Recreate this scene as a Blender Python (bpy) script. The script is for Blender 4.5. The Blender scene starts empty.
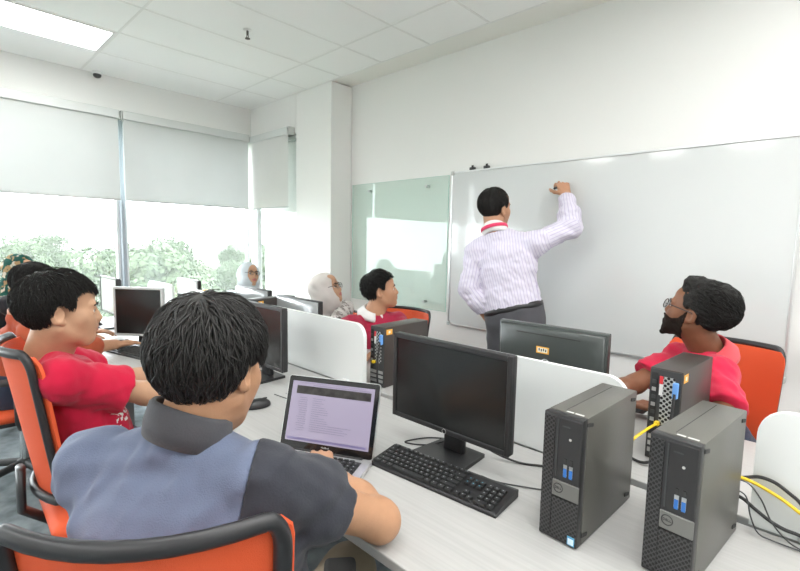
import bpy, bmesh, math, random
import numpy as np
from mathutils import Vector, Matrix, Euler
random.seed(7)
SC = bpy.context.scene
COL = SC.collection
PI = math.pi

# ------------------------------------------------------------------ materials
def mat(name, col, rough=0.5, metal=0.0, spec=0.5, bump=None, vary=None, coat=0.0, emit=None, sheen=0.0, trans=0.0):
    """procedural principled material; bump=(scale,strength,detail), vary=(scale,amount)"""
    m = bpy.data.materials.new(name); m.use_nodes = True
    nt = m.node_tree; b = nt.nodes['Principled BSDF']
    b.inputs['Base Color'].default_value = (*col, 1)
    b.inputs['Roughness'].default_value = rough
    b.inputs['Metallic'].default_value = metal
    b.inputs['Specular IOR Level'].default_value = spec
    b.inputs['Coat Weight'].default_value = coat
    b.inputs['Coat Roughness'].default_value = 0.06
    b.inputs['Sheen Weight'].default_value = sheen
    if emit:
        b.inputs['Emission Color'].default_value = (*emit[0], 1)
        b.inputs['Emission Strength'].default_value = emit[1]
    tc = nt.nodes.new('ShaderNodeTexCoord')
    if vary:
        n = nt.nodes.new('ShaderNodeTexNoise'); n.inputs['Scale'].default_value = vary[0]; n.inputs['Detail'].default_value = 4
        nt.links.new(tc.outputs['Object'], n.inputs['Vector'])
        r = nt.nodes.new('ShaderNodeValToRGB')
        a = vary[1]
        r.color_ramp.elements[0].position = .3; r.color_ramp.elements[1].position = .7
        r.color_ramp.elements[0].color = (*[max(0, c*(1-a)) for c in col], 1)
        r.color_ramp.elements[1].color = (*[min(1, c*(1+a)) for c in col], 1)
        nt.links.new(n.outputs['Fac'], r.inputs['Fac']); nt.links.new(r.outputs['Color'], b.inputs['Base Color'])
    if bump:
        n = nt.nodes.new('ShaderNodeTexNoise'); n.inputs['Scale'].default_value = bump[0]
        n.inputs['Detail'].default_value = bump[2] if len(bump) > 2 else 3
        nt.links.new(tc.outputs['Object'], n.inputs['Vector'])
        bp = nt.nodes.new('ShaderNodeBump'); bp.inputs['Strength'].default_value = bump[1]; bp.inputs['Distance'].default_value = .01
        nt.links.new(n.outputs['Fac'], bp.inputs['Height']); nt.links.new(bp.outputs['Normal'], b.inputs['Normal'])
    return m

def glass_mat(name, tint, refl=1.0, rough=0.0):
    m = bpy.data.materials.new(name); m.use_nodes = True
    nt = m.node_tree; nt.nodes.clear()
    out = nt.nodes.new('ShaderNodeOutputMaterial'); mx = nt.nodes.new('ShaderNodeMixShader')
    t = nt.nodes.new('ShaderNodeBsdfTransparent'); t.inputs['Color'].default_value = (*tint, 1)
    g = nt.nodes.new('ShaderNodeBsdfGlossy'); g.inputs['Roughness'].default_value = rough
    fr = nt.nodes.new('ShaderNodeFresnel'); ge = nt.nodes.new('ShaderNodeNewGeometry')
    ml = nt.nodes.new('ShaderNodeMath'); ml.operation = 'MULTIPLY_ADD'; ml.inputs[1].default_value = 1/1.5-1.5; ml.inputs[2].default_value = 1.5
    nt.links.new(ge.outputs['Backfacing'], ml.inputs[0]); nt.links.new(ml.outputs[0], fr.inputs['IOR'])
    mu = nt.nodes.new('ShaderNodeMath'); mu.operation = 'MULTIPLY'; mu.inputs[1].default_value = refl
    nt.links.new(fr.outputs[0], mu.inputs[0]); nt.links.new(mu.outputs[0], mx.inputs['Fac'])
    nt.links.new(t.outputs[0], mx.inputs[1]); nt.links.new(g.outputs[0], mx.inputs[2]); nt.links.new(mx.outputs[0], out.inputs['Surface'])
    return m

def fabric_trans(name, col, tr=0.5, weave=900):
    m = bpy.data.materials.new(name); m.use_nodes = True
    nt = m.node_tree; nt.nodes.clear()
    out = nt.nodes.new('ShaderNodeOutputMaterial'); mx = nt.nodes.new('ShaderNodeMixShader'); mx.inputs['Fac'].default_value = tr
    d = nt.nodes.new('ShaderNodeBsdfDiffuse'); t = nt.nodes.new('ShaderNodeBsdfTranslucent')
    tc = nt.nodes.new('ShaderNodeTexCoord'); n = nt.nodes.new('ShaderNodeTexNoise'); n.inputs['Scale'].default_value = 2.2; n.inputs['Detail'].default_value = 5
    r = nt.nodes.new('ShaderNodeValToRGB')
    r.color_ramp.elements[0].color = (*[c*.93 for c in col], 1); r.color_ramp.elements[1].color = (*[min(1, c*1.05) for c in col], 1)
    nt.links.new(tc.outputs['Object'], n.inputs['Vector']); nt.links.new(n.outputs['Fac'], r.inputs['Fac'])
    for s in (d, t): nt.links.new(r.outputs['Color'], s.inputs['Color'])
    nt.links.new(d.outputs[0], mx.inputs[1]); nt.links.new(t.outputs[0], mx.inputs[2]); nt.links.new(mx.outputs[0], out.inputs['Surface'])
    return m

def pattern_mat(name, cols, scale, rough=.85, seed=0.0):
    """floral / printed cloth: voronoi cells coloured by a ramp and broken up with noise"""
    m = mat(name, cols[0], rough, spec=.2); nt = m.node_tree; b = nt.nodes['Principled BSDF']
    tc = nt.nodes.new('ShaderNodeTexCoord')
    nz = nt.nodes.new('ShaderNodeTexNoise'); nz.inputs['Scale'].default_value = scale*.9; nz.inputs['Detail'].default_value = 3
    ad = nt.nodes.new('ShaderNodeVectorMath'); ad.operation = 'MULTIPLY_ADD'; ad.inputs[1].default_value = (.06, .06, .06)
    nt.links.new(tc.outputs['Object'], nz.inputs['Vector']); nt.links.new(nz.outputs['Color'], ad.inputs[0]); nt.links.new(tc.outputs['Object'], ad.inputs[2])
    v = nt.nodes.new('ShaderNodeTexVoronoi'); v.inputs['Scale'].default_value = scale
    nt.links.new(ad.outputs[0], v.inputs['Vector'])
    sp = nt.nodes.new('ShaderNodeSeparateColor'); nt.links.new(v.outputs['Color'], sp.inputs[0])
    r = nt.nodes.new('ShaderNodeValToRGB'); r.color_ramp.interpolation = 'CONSTANT'
    el = r.color_ramp.elements
    while len(el) < len(cols): el.new(.5)
    for i, c in enumerate(cols):
        el[i].position = i/len(cols); el[i].color = (*c, 1)
    nt.links.new(sp.outputs[0], r.inputs['Fac']); nt.links.new(r.outputs['Color'], b.inputs['Base Color'])
    return m

# ------------------------------------------------------------------ mesh helpers
def bx(bm, c, s, bev=0.0, seg=2, rot=None):
    r = bmesh.ops.create_cube(bm, size=1.0)
    vs = r['verts']
    for v in vs: v.co = Vector((v.co.x*s[0], v.co.y*s[1], v.co.z*s[2]))
    if bev > 0:
        es = list({e for v in vs for e in v.link_edges})
        rb = bmesh.ops.bevel(bm, geom=es, offset=min(bev, min(s)*.49), segments=seg, profile=.5, affect='EDGES')
        vs = list({v for f in rb['faces'] for v in f.verts} | {v for v in vs if v.is_valid})
        # collect whole island
        st = list(vs); seen = set(vs)
        while st:
            v = st.pop()
            for e in v.link_edges:
                o = e.other_vert(v)
                if o not in seen: seen.add(o); st.append(o)
        vs = list(seen)
    M = Matrix.Translation(c)
    if rot is not None: M = M @ rot.to_4x4()
    bmesh.ops.transform(bm, matrix=M, verts=vs)
    return vs

def frame_of(d):
    d = Vector(d).normalized()
    a = Vector((0, 0, 1)) if abs(d.z) < .9 else Vector((1, 0, 0))
    x = a.cross(d).normalized(); y = d.cross(x)
    return x, y

def tube(bm, pts, r, n=8, closed=False, flat=None):
    """sweep a circle (or flat=(rx,ry,upvec) ellipse) along pts; r may be list"""
    pts = [Vector(p) for p in pts]; k = len(pts)
    rs = r if isinstance(r, (list, tuple)) else [r]*k
    rings = []; px = None
    for i, p in enumerate(pts):
        if closed: d = pts[(i+1) % k]-pts[i-1]
        else: d = pts[min(i+1, k-1)]-pts[max(i-1, 0)]
        d.normalize()
        if flat:
            y = Vector(flat[2]); y = (y-d*y.dot(d)).normalized(); x = y.cross(d)
            ring = [bm.verts.new(p+x*math.cos(2*PI*j/n)*flat[0]+y*math.sin(2*PI*j/n)*flat[1]) for j in range(n)]
        else:
            if px is None: x, y = frame_of(d)
            else:
                x = (px-d*px.dot(d)).normalized(); y = d.cross(x)
            px = x
            ring = [bm.verts.new(p+(x*math.cos(2*PI*j/n)+y*math.sin(2*PI*j/n))*rs[i]) for j in range(n)]
        rings.append(ring)
    m = k if closed else k-1
    for i in range(m):
        a, b = rings[i], rings[(i+1) % k]
        for j in range(n): bm.faces.new((a[j], a[(j+1) % n], b[(j+1) % n], b[j]))
    if not closed:
        bm.faces.new(rings[0][::-1]); bm.faces.new(rings[-1])

def cyl(bm, a, b, r0, r1=None, n=20):
    a, b = Vector(a), Vector(b); r1 = r0 if r1 is None else r1
    x, y = frame_of(b-a)
    A = [bm.verts.new(a+(x*math.cos(2*PI*j/n)+y*math.sin(2*PI*j/n))*r0) for j in range(n)]
    B = [bm.verts.new(b+(x*math.cos(2*PI*j/n)+y*math.sin(2*PI*j/n))*r1) for j in range(n)]
    for j in range(n): bm.faces.new((A[j], A[(j+1) % n], B[(j+1) % n], B[j]))
    bm.faces.new(A[::-1]); bm.faces.new(B)

def lathe(bm, prof, c=(0, 0, 0), n=20):
    c = Vector(c); rings = []
    for r, z in prof: rings.append([bm.verts.new(c+Vector((r*math.cos(2*PI*j/n), r*math.sin(2*PI*j/n), z))) for j in range(n)])
    for a, b in zip(rings, rings[1:]):
        for j in range(n): bm.faces.new((a[j], a[(j+1) % n], b[(j+1) % n], b[j]))
    bm.faces.new(rings[0][::-1]); bm.faces.new(rings[-1])

def ell(bm, c, r, rot=None, u=20, v=12):
    q = bmesh.ops.create_uvsphere(bm, u_segments=u, v_segments=v, radius=1.0)
    M = Matrix.Translation(c)
    if rot is not None: M = M @ rot.to_4x4()
    M = M @ Matrix.Diagonal((*r, 1))
    bmesh.ops.transform(bm, matrix=M, verts=q['verts'])

def prism(bm, poly, a, b, axis='y'):
    """extrude 2D polygon; axis y: poly in (x,z) from y=a to y=b; z: poly in (x,y)"""
    def P(p, t):
        return (p[0], t, p[1]) if axis == 'y' else ((p[0], p[1], t) if axis == 'z' else (t, p[0], p[1]))
    A = [bm.verts.new(P(p, a)) for p in poly]; B = [bm.verts.new(P(p, b)) for p in poly]
    n = len(poly)
    for j in range(n): bm.faces.new((A[j], A[(j+1) % n], B[(j+1) % n], B[j]))
    bm.faces.new(A[::-1]); bm.faces.new(B)

def rrect(x0, y0, x1, y1, r, n=6, corners=(1, 1, 1, 1)):
    out = []
    for (cx, cy, a0, on) in ((x1-r, y1-r, 0, corners[0]), (x0+r, y1-r, 90, corners[1]), (x0+r, y0+r, 180, corners[2]), (x1-r, y0+r, 270, corners[3])):
        if on:
            for i in range(n+1):
                a = math.radians(a0+90*i/n); out.append((cx+r*math.cos(a), cy+r*math.sin(a)))
        else:
            out.append((x1 if a0 in (0, 270) else x0, y1 if a0 in (0, 90) else y0))
    return out

def obj(name, bm, material=None, parent=None, smooth=False, angle=None):
    me = bpy.data.meshes.new(name)
    if isinstance(bm, bmesh.types.BMesh):
        bmesh.ops.recalc_face_normals(bm, faces=bm.faces[:])
        bm.to_mesh(me); bm.free()
    else:
        V, F = bm; me.from_pydata(V, [], F)
    if smooth:
        me.polygons.foreach_set('use_smooth', [True]*len(me.polygons))
        if angle: me.set_sharp_from_angle(angle=math.radians(angle))
    me.update()
    o = bpy.data.objects.new(name, me); COL.objects.link(o)
    if material:
        for m in (material if isinstance(material, (list, tuple)) else [material]): me.materials.append(m)
    if parent: o.parent = parent
    return o

def tag(o, label=None, cat=None, group=None, kind=None):
    if label: o['label'] = label
    if cat: o['category'] = cat
    if group: o['group'] = group
    if kind: o['kind'] = kind
    return o

def thing(name, label, cat, loc=(0, 0, 0), rotz=0.0, group=None):
    o = bpy.data.objects.new(name, None); COL.objects.link(o)
    o.empty_display_size = .05
    o.location = loc; o.rotation_euler = (0, 0, rotz)
    return tag(o, label, cat, group)

def struct(name, bm, m, parent=None, label=None):
    o = obj(name, bm, m, parent)
    if parent is None: o['kind'] = 'structure'
    if label: o['label'] = label
    return o

def dup(root, loc, rotz, label, group=None):
    r = root.copy(); COL.objects.link(r); r.location = loc; r.rotation_euler = (0, 0, rotz); r['label'] = label
    if group: r['group'] = group
    for ch in list(root.children):
        c = ch.copy(); COL.objects.link(c); c.parent = r
        for g in list(ch.children):
            d = g.copy(); COL.objects.link(d); d.parent = c
    return r

def text_mesh(name, s, size, material, parent, M, depth=.0004):
    cu = bpy.data.curves.new(name, 'FONT'); cu.body = s; cu.size = size; cu.align_x = 'CENTER'; cu.align_y = 'CENTER'; cu.extrude = depth
    t = bpy.data.objects.new(name, cu); COL.objects.link(t)
    dg = bpy.context.evaluated_depsgraph_get(); dg.update()
    me = bpy.data.meshes.new_from_object(t.evaluated_get(dg)); me.name = name
    bpy.data.objects.remove(t); bpy.data.curves.remove(cu)
    me.transform(M)
    o = bpy.data.objects.new(name, me); COL.objects.link(o); me.materials.clear(); me.materials.append(material)
    o.parent = parent
    return o

B = bmesh.new

# ------------------------------------------------------------------ palette
M_WALL = mat('wall_paint', (.80, .80, .78), .7, spec=.2, bump=(60, .04))
M_CEIL = mat('ceiling_tile', (.91, .915, .90), .85, spec=.1, bump=(180, .15))
M_GRID = mat('ceiling_grid', (.82, .82, .80), .5)
M_PLASTER = mat('ceiling_plaster', (.85, .845, .80), .8, spec=.1)
M_BLACK = mat('black_plastic', (.018, .018, .019), .42, bump=(900, .05))
M_BLACKM = mat('matt_black_plastic', (.022, .022, .023), .6)
M_DKGREY = mat('charcoal_plastic', (.05, .052, .054), .38)
M_CASE = mat('tower_case_steel', (.118, .115, .102), .36, metal=.25, bump=(700, .05))
M_SCREEN = mat('dark_lcd_screen', (.012, .013, .013), .22, spec=.5)
M_SILVER = mat('silver_aluminium', (.72, .73, .73), .32, metal=.75)
M_PLATE = mat('grey_badge_plate', (.22, .22, .21), .35, metal=.7)
M_STEEL = mat('bright_steel', (.6, .6, .6), .3, metal=.9)
M_DESK = mat('white_laminate', (.83, .82, .79), .38, spec=.35)
M_SCREENPANEL = mat('white_screen_panel', (.74, .76, .75), .45, spec=.3)
M_LEG = mat('grey_powder_coat', (.30, .31, .32), .45)
M_ORANGE = mat('orange_mesh_fabric', (.72, .095, .025), .65, bump=(700, .25))
M_ORANGEEDGE = mat('orange_edge_trim', (.70, .10, .03), .5)
M_CHROME = mat('polished_metal', (.7, .7, .7), .18, metal=1)
M_WHITE = mat('white_plastic', (.8, .8, .79), .4)
M_BLUEPORT = mat('blue_port_plastic', (.03, .16, .50), .4)
M_YELLOW = mat('yellow_cable_plastic', (.80, .55, .02), .45)
M_ORANGESTICK = mat('orange_sticker_paper', (.85, .42, .06), .6)
M_PALESTICK = mat('pale_sticker_paper', (.82, .80, .68), .6)
M_RED = mat('red_label', (.7, .04, .05), .5)
M_INK = mat('dark_ink', (.05, .05, .05), .6)
M_GREYINK = mat('grey_ink', (.55, .55, .53), .5)
M_KEY = mat('black_keycap', (.022, .023, .024), .45)
M_LEGEND = mat('pale_key_legend', (.30, .31, .32), .5)
M_BLUELEG = mat('blue_key_legend', (.10, .30, .42), .5)
M_RUBBER = mat('dark_rubber', (.03, .03, .03), .7)

# desk laminate: pale streaky wood grain running along the desk
def _desk():
    nt = M_DESK.node_tree; b = nt.nodes['Principled BSDF']
    tc = nt.nodes.new('ShaderNodeTexCoord'); mp = nt.nodes.new('ShaderNodeMapping'); mp.inputs['Scale'].default_value = (1.2, 38, 1)
    n = nt.nodes.new('ShaderNodeTexNoise'); n.inputs['Scale'].default_value = 3; n.inputs['Detail'].default_value = 6
    r = nt.nodes.new('ShaderNodeValToRGB'); r.color_ramp.elements[0].position = .3; r.color_ramp.elements[1].position = .65
    r.color_ramp.elements[0].color = (.40, .397, .386, 1); r.color_ramp.elements[1].color = (.445, .442, .43, 1)
    nt.links.new(tc.outputs['Object'], mp.inputs[0]); nt.links.new(mp.outputs[0], n.inputs['Vector'])
    nt.links.new(n.outputs['Fac'], r.inputs['Fac']); nt.links.new(r.outputs['Color'], b.inputs['Base Color'])
_desk()

# perforated grille: regular staggered dots cut in dark plastic
def grille_mat(name, base, hole, scale, rough=.45, metal=0.0, rad=.36):
    m = mat(name, base, rough, metal); nt = m.node_tree; b = nt.nodes['Principled BSDF']
    tc = nt.nodes.new('ShaderNodeTexCoord'); mp = nt.nodes.new('ShaderNodeMapping'); mp.inputs['Rotation'].default_value = (0, math.radians(45), 0)
    v = nt.nodes.new('ShaderNodeTexVoronoi'); v.inputs['Randomness'].default_value = 0; v.inputs['Scale'].default_value = scale
    nt.links.new(tc.outputs['Object'], mp.inputs[0])
    sx = nt.nodes.new('ShaderNodeSeparateXYZ'); cx = nt.nodes.new('ShaderNodeCombineXYZ')
    nt.links.new(mp.outputs[0], sx.inputs[0]); nt.links.new(sx.outputs[0], cx.inputs[0]); nt.links.new(sx.outputs[2], cx.inputs[1])
    v.voronoi_dimensions = '2D'
    nt.links.new(cx.outputs[0], v.inputs['Vector'])
    r = nt.nodes.new('ShaderNodeValToRGB'); r.color_ramp.elements[0].position = rad; r.color_ramp.elements[1].position = rad+.06
    r.color_ramp.elements[0].color = (*hole, 1); r.color_ramp.elements[1].color = (*base, 1)
    nt.links.new(v.outputs['Distance'], r.inputs['Fac']); nt.links.new(r.outputs['Color'], b.inputs['Base Color'])
    bp = nt.nodes.new('ShaderNodeBump'); bp.inputs['Strength'].default_value = .6; bp.inputs['Distance'].default_value = .002
    nt.links.new(r.outputs['Color'], bp.inputs['Height']); nt.links.new(bp.outputs['Normal'], b.inputs['Normal'])
    return m
M_GRILLE = grille_mat('front_grille', (.05, .05, .052), (.004, .004, .004), 130)
M_REARGRILLE = grille_mat('rear_vent_grille', (.55, .56, .56), (.02, .02, .02), 85, .35, .6)
# ------------------------------------------------------------------ camera
H = 1.42
CAM_F, YAW, PITCH, ROLL = 460.84, -.76153, .096078, .0194265
def cam_axes():
    cy, sy = math.cos(YAW), math.sin(YAW); cp, sp = math.cos(PITCH), math.sin(PITCH)
    fw = Vector((sy*cp, cy*cp, -sp)); r = Vector((cy, -sy, 0)); u = r.cross(fw)
    cr, sr = math.cos(ROLL), math.sin(ROLL)
    return cr*r+sr*u, -sr*r+cr*u, fw
r_, u_, f_ = cam_axes()
cam = bpy.data.cameras.new('camera'); cam.sensor_width = 36; cam.lens = CAM_F/800*36; cam.clip_start = .02; cam.clip_end = 500
camo = bpy.data.objects.new('camera', cam); COL.objects.link(camo)
R3 = Matrix((r_, u_, -f_)).transposed()
camo.matrix_world = Matrix.Translation((0, 0, H)) @ R3.to_4x4()
SC.camera = camo

# ------------------------------------------------------------------ room shell
XL, XR, YB, YF, ZC = -5.14, 2.6, -3.4, 3.06, 2.92
YC, XC, XW = 2.80, -3.62, -4.21          # face of the corner pier, its free edge, end of the corner window
ZH, ZS = 2.54, .55                        # window head and sill
T = .15
m_floor = mat('blue_grey_carpet', (.25, .285, .30), .95, spec=.05, bump=(420, .9, 6), vary=(9, .35))
bm = B(); bx(bm, ((XL+XR)/2, (YB+YF)/2, -.05), (XR-XL+.4, YF-YB+.4, .1)); struct('floor', bm, m_floor)
bm = B(); bx(bm, ((XL+XR)/2, (YB+YF)/2, ZC+.06), (XR-XL+.4, YF-YB+.4, .1)); struct('ceiling', bm, M_PLASTER)
bm = B(); bx(bm, ((XL+XR)/2, YF+T/2, ZC/2), (XR-XL+.3, T, ZC+.02)); struct('wall_front', bm, M_WALL)
bm = B(); bx(bm, ((XL+XR)/2, YB-T/2, ZC/2), (XR-XL+.3, T, ZC+.02)); struct('wall_back', bm, M_WALL)
bm = B(); bx(bm, (XR+T/2, (YB+YF)/2, ZC/2), (T, YF-YB, ZC+.02)); struct('wall_right', bm, M_WALL)
bm = B()                                                     # window wall: sill wall, head wall
bx(bm, (XL-T/2, (YB+YC)/2, ZS/2), (T, YC-YB, ZS)); bx(bm, (XL-T/2, (YB+YC)/2, (ZH+ZC)/2), (T, YC-YB, ZC-ZH+.02))
struct('wall_left', bm, M_WALL)
bm = B()                                                     # pier + the wall around the corner window
bx(bm, ((XW+XC)/2, (YC+YF)/2, ZC/2), (XC-XW, YF-YC-.002, ZC-.004), .004, 1)
bx(bm, ((XL+XW)/2, YC+T/2, ZS/2), (XW-XL, T, ZS)); bx(bm, ((XL+XW)/2, YC+T/2, (ZH-.02+ZC)/2), (XW-XL, T, ZC-ZH+.016))
struct('wall_corner', bm, M_WALL)

# suspended ceiling: tiles and T-bar grid over everything but the plaster border along the pier line
gx = [-2.935+.534*k for k in range(-3, 11)]; gy = [2.38-1.257*k for k in range(0, 5)]
xs = sorted([XL]+[x for x in gx if XL < x < XR]+[XR]); ys = sorted([YB]+[y for y in gy if y > YB]+[YC])
LIGHTS = []
bm = B()
lit = set()
for i in range(len(xs)-1):
    for j in range(len(ys)-1):
        x0, x1, y0, y1 = xs[i], xs[i+1], ys[j], ys[j+1]
        cx, cy = (x0+x1)/2, (y0+y1)/2
        # light fittings: one in view, back row from board reflections, others unseen, added to brighten
        if y1-y0 > 1.2 and ((i == 1 and abs(y1-1.123) < .01) or (i in (7, 9, 11, 13) and abs(y1-1.123) < .01) or (i in (9, 11, 13) and y1 > 2.3) or (i in (3, 5, 7, 9, 11) and y1 < -1.3 and y0 > -3)):
            LIGHTS.append((x0, x1, y0, y1)); continue
        bx(bm, (cx, cy, ZC+.004), (x1-x0-.012, y1-y0-.012, .010))
tiles = struct('ceiling_tiles', bm, M_CEIL); tiles['kind'] = 'structure'; tiles.name = 'trim_1'
bm = B()
for x in xs[1:-1]: bx(bm, (x, (YB+YC)/2, ZC), (.016, YC-YB, .008))
for y in ys[1:]: bx(bm, ((XL+XR)/2, y, ZC), (XR-XL, .016, .008))
struct('trim_2', bm, M_GRID)
m_lamp = mat('lit_diffuser', (.9, .9, .9), .5, emit=((1, .99, .975), 3.0))
for k, (x0, x1, y0, y1) in enumerate(LIGHTS):
    vis = k == 0
    t = thing('ceiling_light', '', 'ceiling light', ((x0+x1)/2, (y0+y1)/2, ZC), 0, 'recessed ceiling light panels')
    w, d = (x1-x0)/2-.010, (y1-y0)/2-.010
    bm = B()
    for s in (-1, 1):
        bx(bm, (s*(w-.010), 0, -.004), (.020, 2*d, .012)); bx(bm, (0, s*(d-.010), -.004), (2*w-.042, .020, .012))
    obj('frame', bm, M_WHITE, t)
    bm = B(); bx(bm, (0, 0, .0), (2*w-.044, 2*d-.044, .006)); obj('diffuser', bm, m_lamp, t)
    tag(t, 'lit rectangular ceiling panel nearest the window wall, top left of the photo' if abs(x0-xs[1]) < .01 else 'lit rectangular ceiling panel overhead, out of view, added to brighten the room')

# skirting and wall trunking
m_skirt = mat('grey_skirting', (.45, .45, .44), .5)
bm = B(); bx(bm, ((XC+XR)/2, YF-.006, .05), (XR-XC, .012, .1)); struct('baseboard_front', bm, m_skirt)
bm = B(); bx(bm, (XL+.006, (YB+YC)/2, .05), (.012, YC-YB, .1)); struct('baseboard_left', bm, m_skirt)

# ------------------------------------------------------------------ windows
m_glass = glass_mat('window_glass', (.97, .985, .98), .9)
nt = m_glass.node_tree                                       # outdoor haze put into the panes as a pale translucent veil
mo = [n for n in nt.nodes if n.type == 'OUTPUT_MATERIAL'][0]; prev = mo.inputs['Surface'].links[0].from_socket
tl_ = nt.nodes.new('ShaderNodeBsdfTranslucent'); tl_.inputs['Color'].default_value = (.9, .93, .92, 1); m2 = nt.nodes.new('ShaderNodeMixShader'); m2.inputs['Fac'].default_value = .03
nt.links.new(prev, m2.inputs[1]); nt.links.new(tl_.outputs[0], m2.inputs[2]); nt.links.new(m2.outputs[0], mo.inputs['Surface'])
m_frame = mat('white_window_frame', (.74, .76, .76), .4)
m_mull = mat('grey_blue_mullion', (.34, .38, .42), .4, metal=.3)
def window(n, y0, y1):
    t = thing('window_%d' % n, None, None, (XL-.08, (y0+y1)/2, ZS)); t['kind'] = 'structure'
    w = (y1-y0)/2; h = ZH-ZS
    bm = B()
    bx(bm, (0, 0, .02), (.06, 2*w, .04)); bx(bm, (0, 0, h-.02), (.06, 2*w, .04))
    for s in (-1, 1): bx(bm, (0, s*(w-.012), h/2), (.06, .024, h-.08))
    obj('frame', bm, m_frame, t)
    bm = B(); bx(bm, (0, 0, h/2), (.006, 2*w-.05, h-.08)); obj('glass_pane', bm, m_glass, t)
    return t
window(1, -1.0, 1.40); window(2, 1.45, 2.79); window(4, -3.38, -1.05)
t = thing('window_3', None, None, ((XL+XW)/2, YC+.08, ZS)); t['kind'] = 'structure'
w = (XW-XL)/2; h = ZH-.02-ZS; bm = B()
bx(bm, (0, 0, .02), (2*w, .06, .04)); bx(bm, (0, 0, h-.02), (2*w, .06, .04))
for s in (-1, 1): bx(bm, (s*(w-.015), 0, h/2), (.03, .06, h-.08))
obj('frame', bm, m_frame, t)
bm = B(); bx(bm, (0, 0, h/2), (2*w-.06, .006, h-.08)); obj('glass_pane', bm, m_glass, t)
for n, y in ((3, 1.425), (4, -1.025)):
    bm = B(); bx(bm, (XL-.05, y, (ZS+ZH)/2), (.12, .036, ZH-ZS), .004, 1); struct('trim_%d' % n, bm, m_mull)
bm = B(); bx(bm, (XL-.06, YC+.06, (ZS+ZH)/2), (.05, .05, ZH-ZS)); struct('trim_5', bm, m_frame)
bm = B(); bx(bm, (XL+.03, (YB+YC)/2, ZS-.012), (.09, YC-YB-.01, .024)); struct('trim_6', bm, m_frame)

# ------------------------------------------------------------------ roller blinds
m_blind = fabric_trans('blind_fabric', (.55, .57, .56), .09)
m_blind2 = fabric_trans('corner_blind_fabric', (.66, .66, .64), .10)
m_fascia = mat('blind_fascia', (.62, .645, .63), .5)
m_alu = mat('pale_blind_metal', (.55, .57, .55), .4, metal=.4)
m_bar = mat('grey_bottom_bar', (.48, .50, .49), .45)
def blind(label, loc, rotz, wid, drop, fm, chain_side=1):
    t = thing('roller_blind', label, 'blind', loc, rotz, 'roller blinds in front of the windows')
    bm = B(); bx(bm, (0, .0, .035), (wid+.03, .012, .075)); bx(bm, (0, -.035, .068), (wid+.03, .06, .010)); obj('cassette', bm, m_alu, t)
    bm = B(); bx(bm, (0, -.074, .030), (wid+.012, .010, .075), .004, 2); obj('fascia', bm, m_fascia, t)
    bm = B(); cyl(bm, (-wid/2, -.035, .028), (wid/2, -.035, .028), .030, n=24); obj('roller', bm, fm, t, True)
    bm = B()
    n = 24
    V = []
    for s in (0, 1):
        for i in range(n+1):
            x = -wid/2+wid*i/n; yy = -.062+.0025*math.sin(i*1.7)*(.3+s)
            V.append(bm.verts.new((x, yy, .02 if s == 0 else -drop)))
    for i in range(n): bm.faces.new((V[i], V[i+1], V[n+1+i+1], V[n+1+i]))
    f = obj('fabric', bm, fm, t, True)
    bm = B(); bx(bm, (0, -.062, -drop-.008), (wid, .014, .018), .004, 2); obj('bottom_bar', bm, m_bar, t)
    for s in (-1, 1):
        bm = B(); bx(bm, (s*(wid/2+.012), -.035, .025), (.014, .06, .075), .006, 2); obj('end_bracket', bm, m_alu, t)
    return t
blind('translucent roller blind half lowered over the left window pane', (XL+.075, .18, ZH-.02), PI/2, 2.38, .75, m_blind)
blind('translucent roller blind half lowered over the pane right of the grey mullion', (XL+.075, 2.05, ZH-.02), PI/2, 1.27, .75, m_blind)
blind('short opaque roller blind at the corner window next to the white pier', ((XL+XW)/2+.005, YC-.015, ZH-.035), 0, .86, .74, m_blind2, 2)
blind('translucent roller blind left of the view', (XL+.075, -2.2, ZH-.02), PI/2, 2.2, .72, m_blind)

# ------------------------------------------------------------------ ceiling fittings
t = thing('dome_camera', 'small dark dome security camera on the wall under the ceiling', 'camera', (-5.09, 1.24, 2.895))
bm = B(); lathe(bm, [(.04, .024), (.044, .01), (.036, 0)]); obj('mount', bm, M_WHITE, t, True)
bm = B(); ell(bm, (0, 0, -.006), (.034, .034, .028)); obj('dome', bm, M_DKGREY, t, True)
t = thing('fire_sprinkler', 'small metal fire sprinkler hanging from the ceiling tile', 'sprinkler', (-3.23, 1.74, ZC))
bm = B(); lathe(bm, [(.03, .0), (.03, -.006), (.012, -.01)]); obj('rosette', bm, M_WHITE, t, True)
bm = B(); cyl(bm, (0, 0, -.008), (0, 0, -.04), .008); lathe(bm, [(.018, -.062), (.018, -.066)]); tube(bm, [(.009, 0, -.036), (.013, 0, -.05), (.006, 0, -.062)], .003); tube(bm, [(-.009, 0, -.036), (-.013, 0, -.05), (-.006, 0, -.062)], .003)
obj('head', bm, mat('dark_bronze', (.13, .12, .11), .4, metal=.5), t, True)

# ------------------------------------------------------------------ boards on the front wall
m_wb = mat('whiteboard_enamel', (.62, .64, .635), .09, spec=.5, coat=.3)
t = thing('whiteboard', 'large glossy white whiteboard with thin aluminium frame on the wall', 'whiteboard', (-1.25, YF, .735))
w, h = 1.09, 1.25
bm = B(); bx(bm, (0, -.012, h/2), (2*w-.016, .018, h-.016)); obj('writing_surface', bm, m_wb, t)
bm = B()
for s in (-1, 1): bx(bm, (s*(w-.006), -.014, h/2), (.014, .026, h), .003, 1)
bx(bm, (0, -.014, h-.006), (2*w, .026, .014), .003, 1); bx(bm, (0, -.014, .006), (2*w, .026, .014), .003, 1)
obj('frame', bm, M_SILVER, t)
for sx in (-1, 1):
    for sz in (0, 1):
        bm = B(); bx(bm, (sx*(w-.012), -.018, .012+sz*(h-.024)), (.034, .030, .034), .008, 2); obj('corner_cap', bm, m_bar, t)
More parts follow.
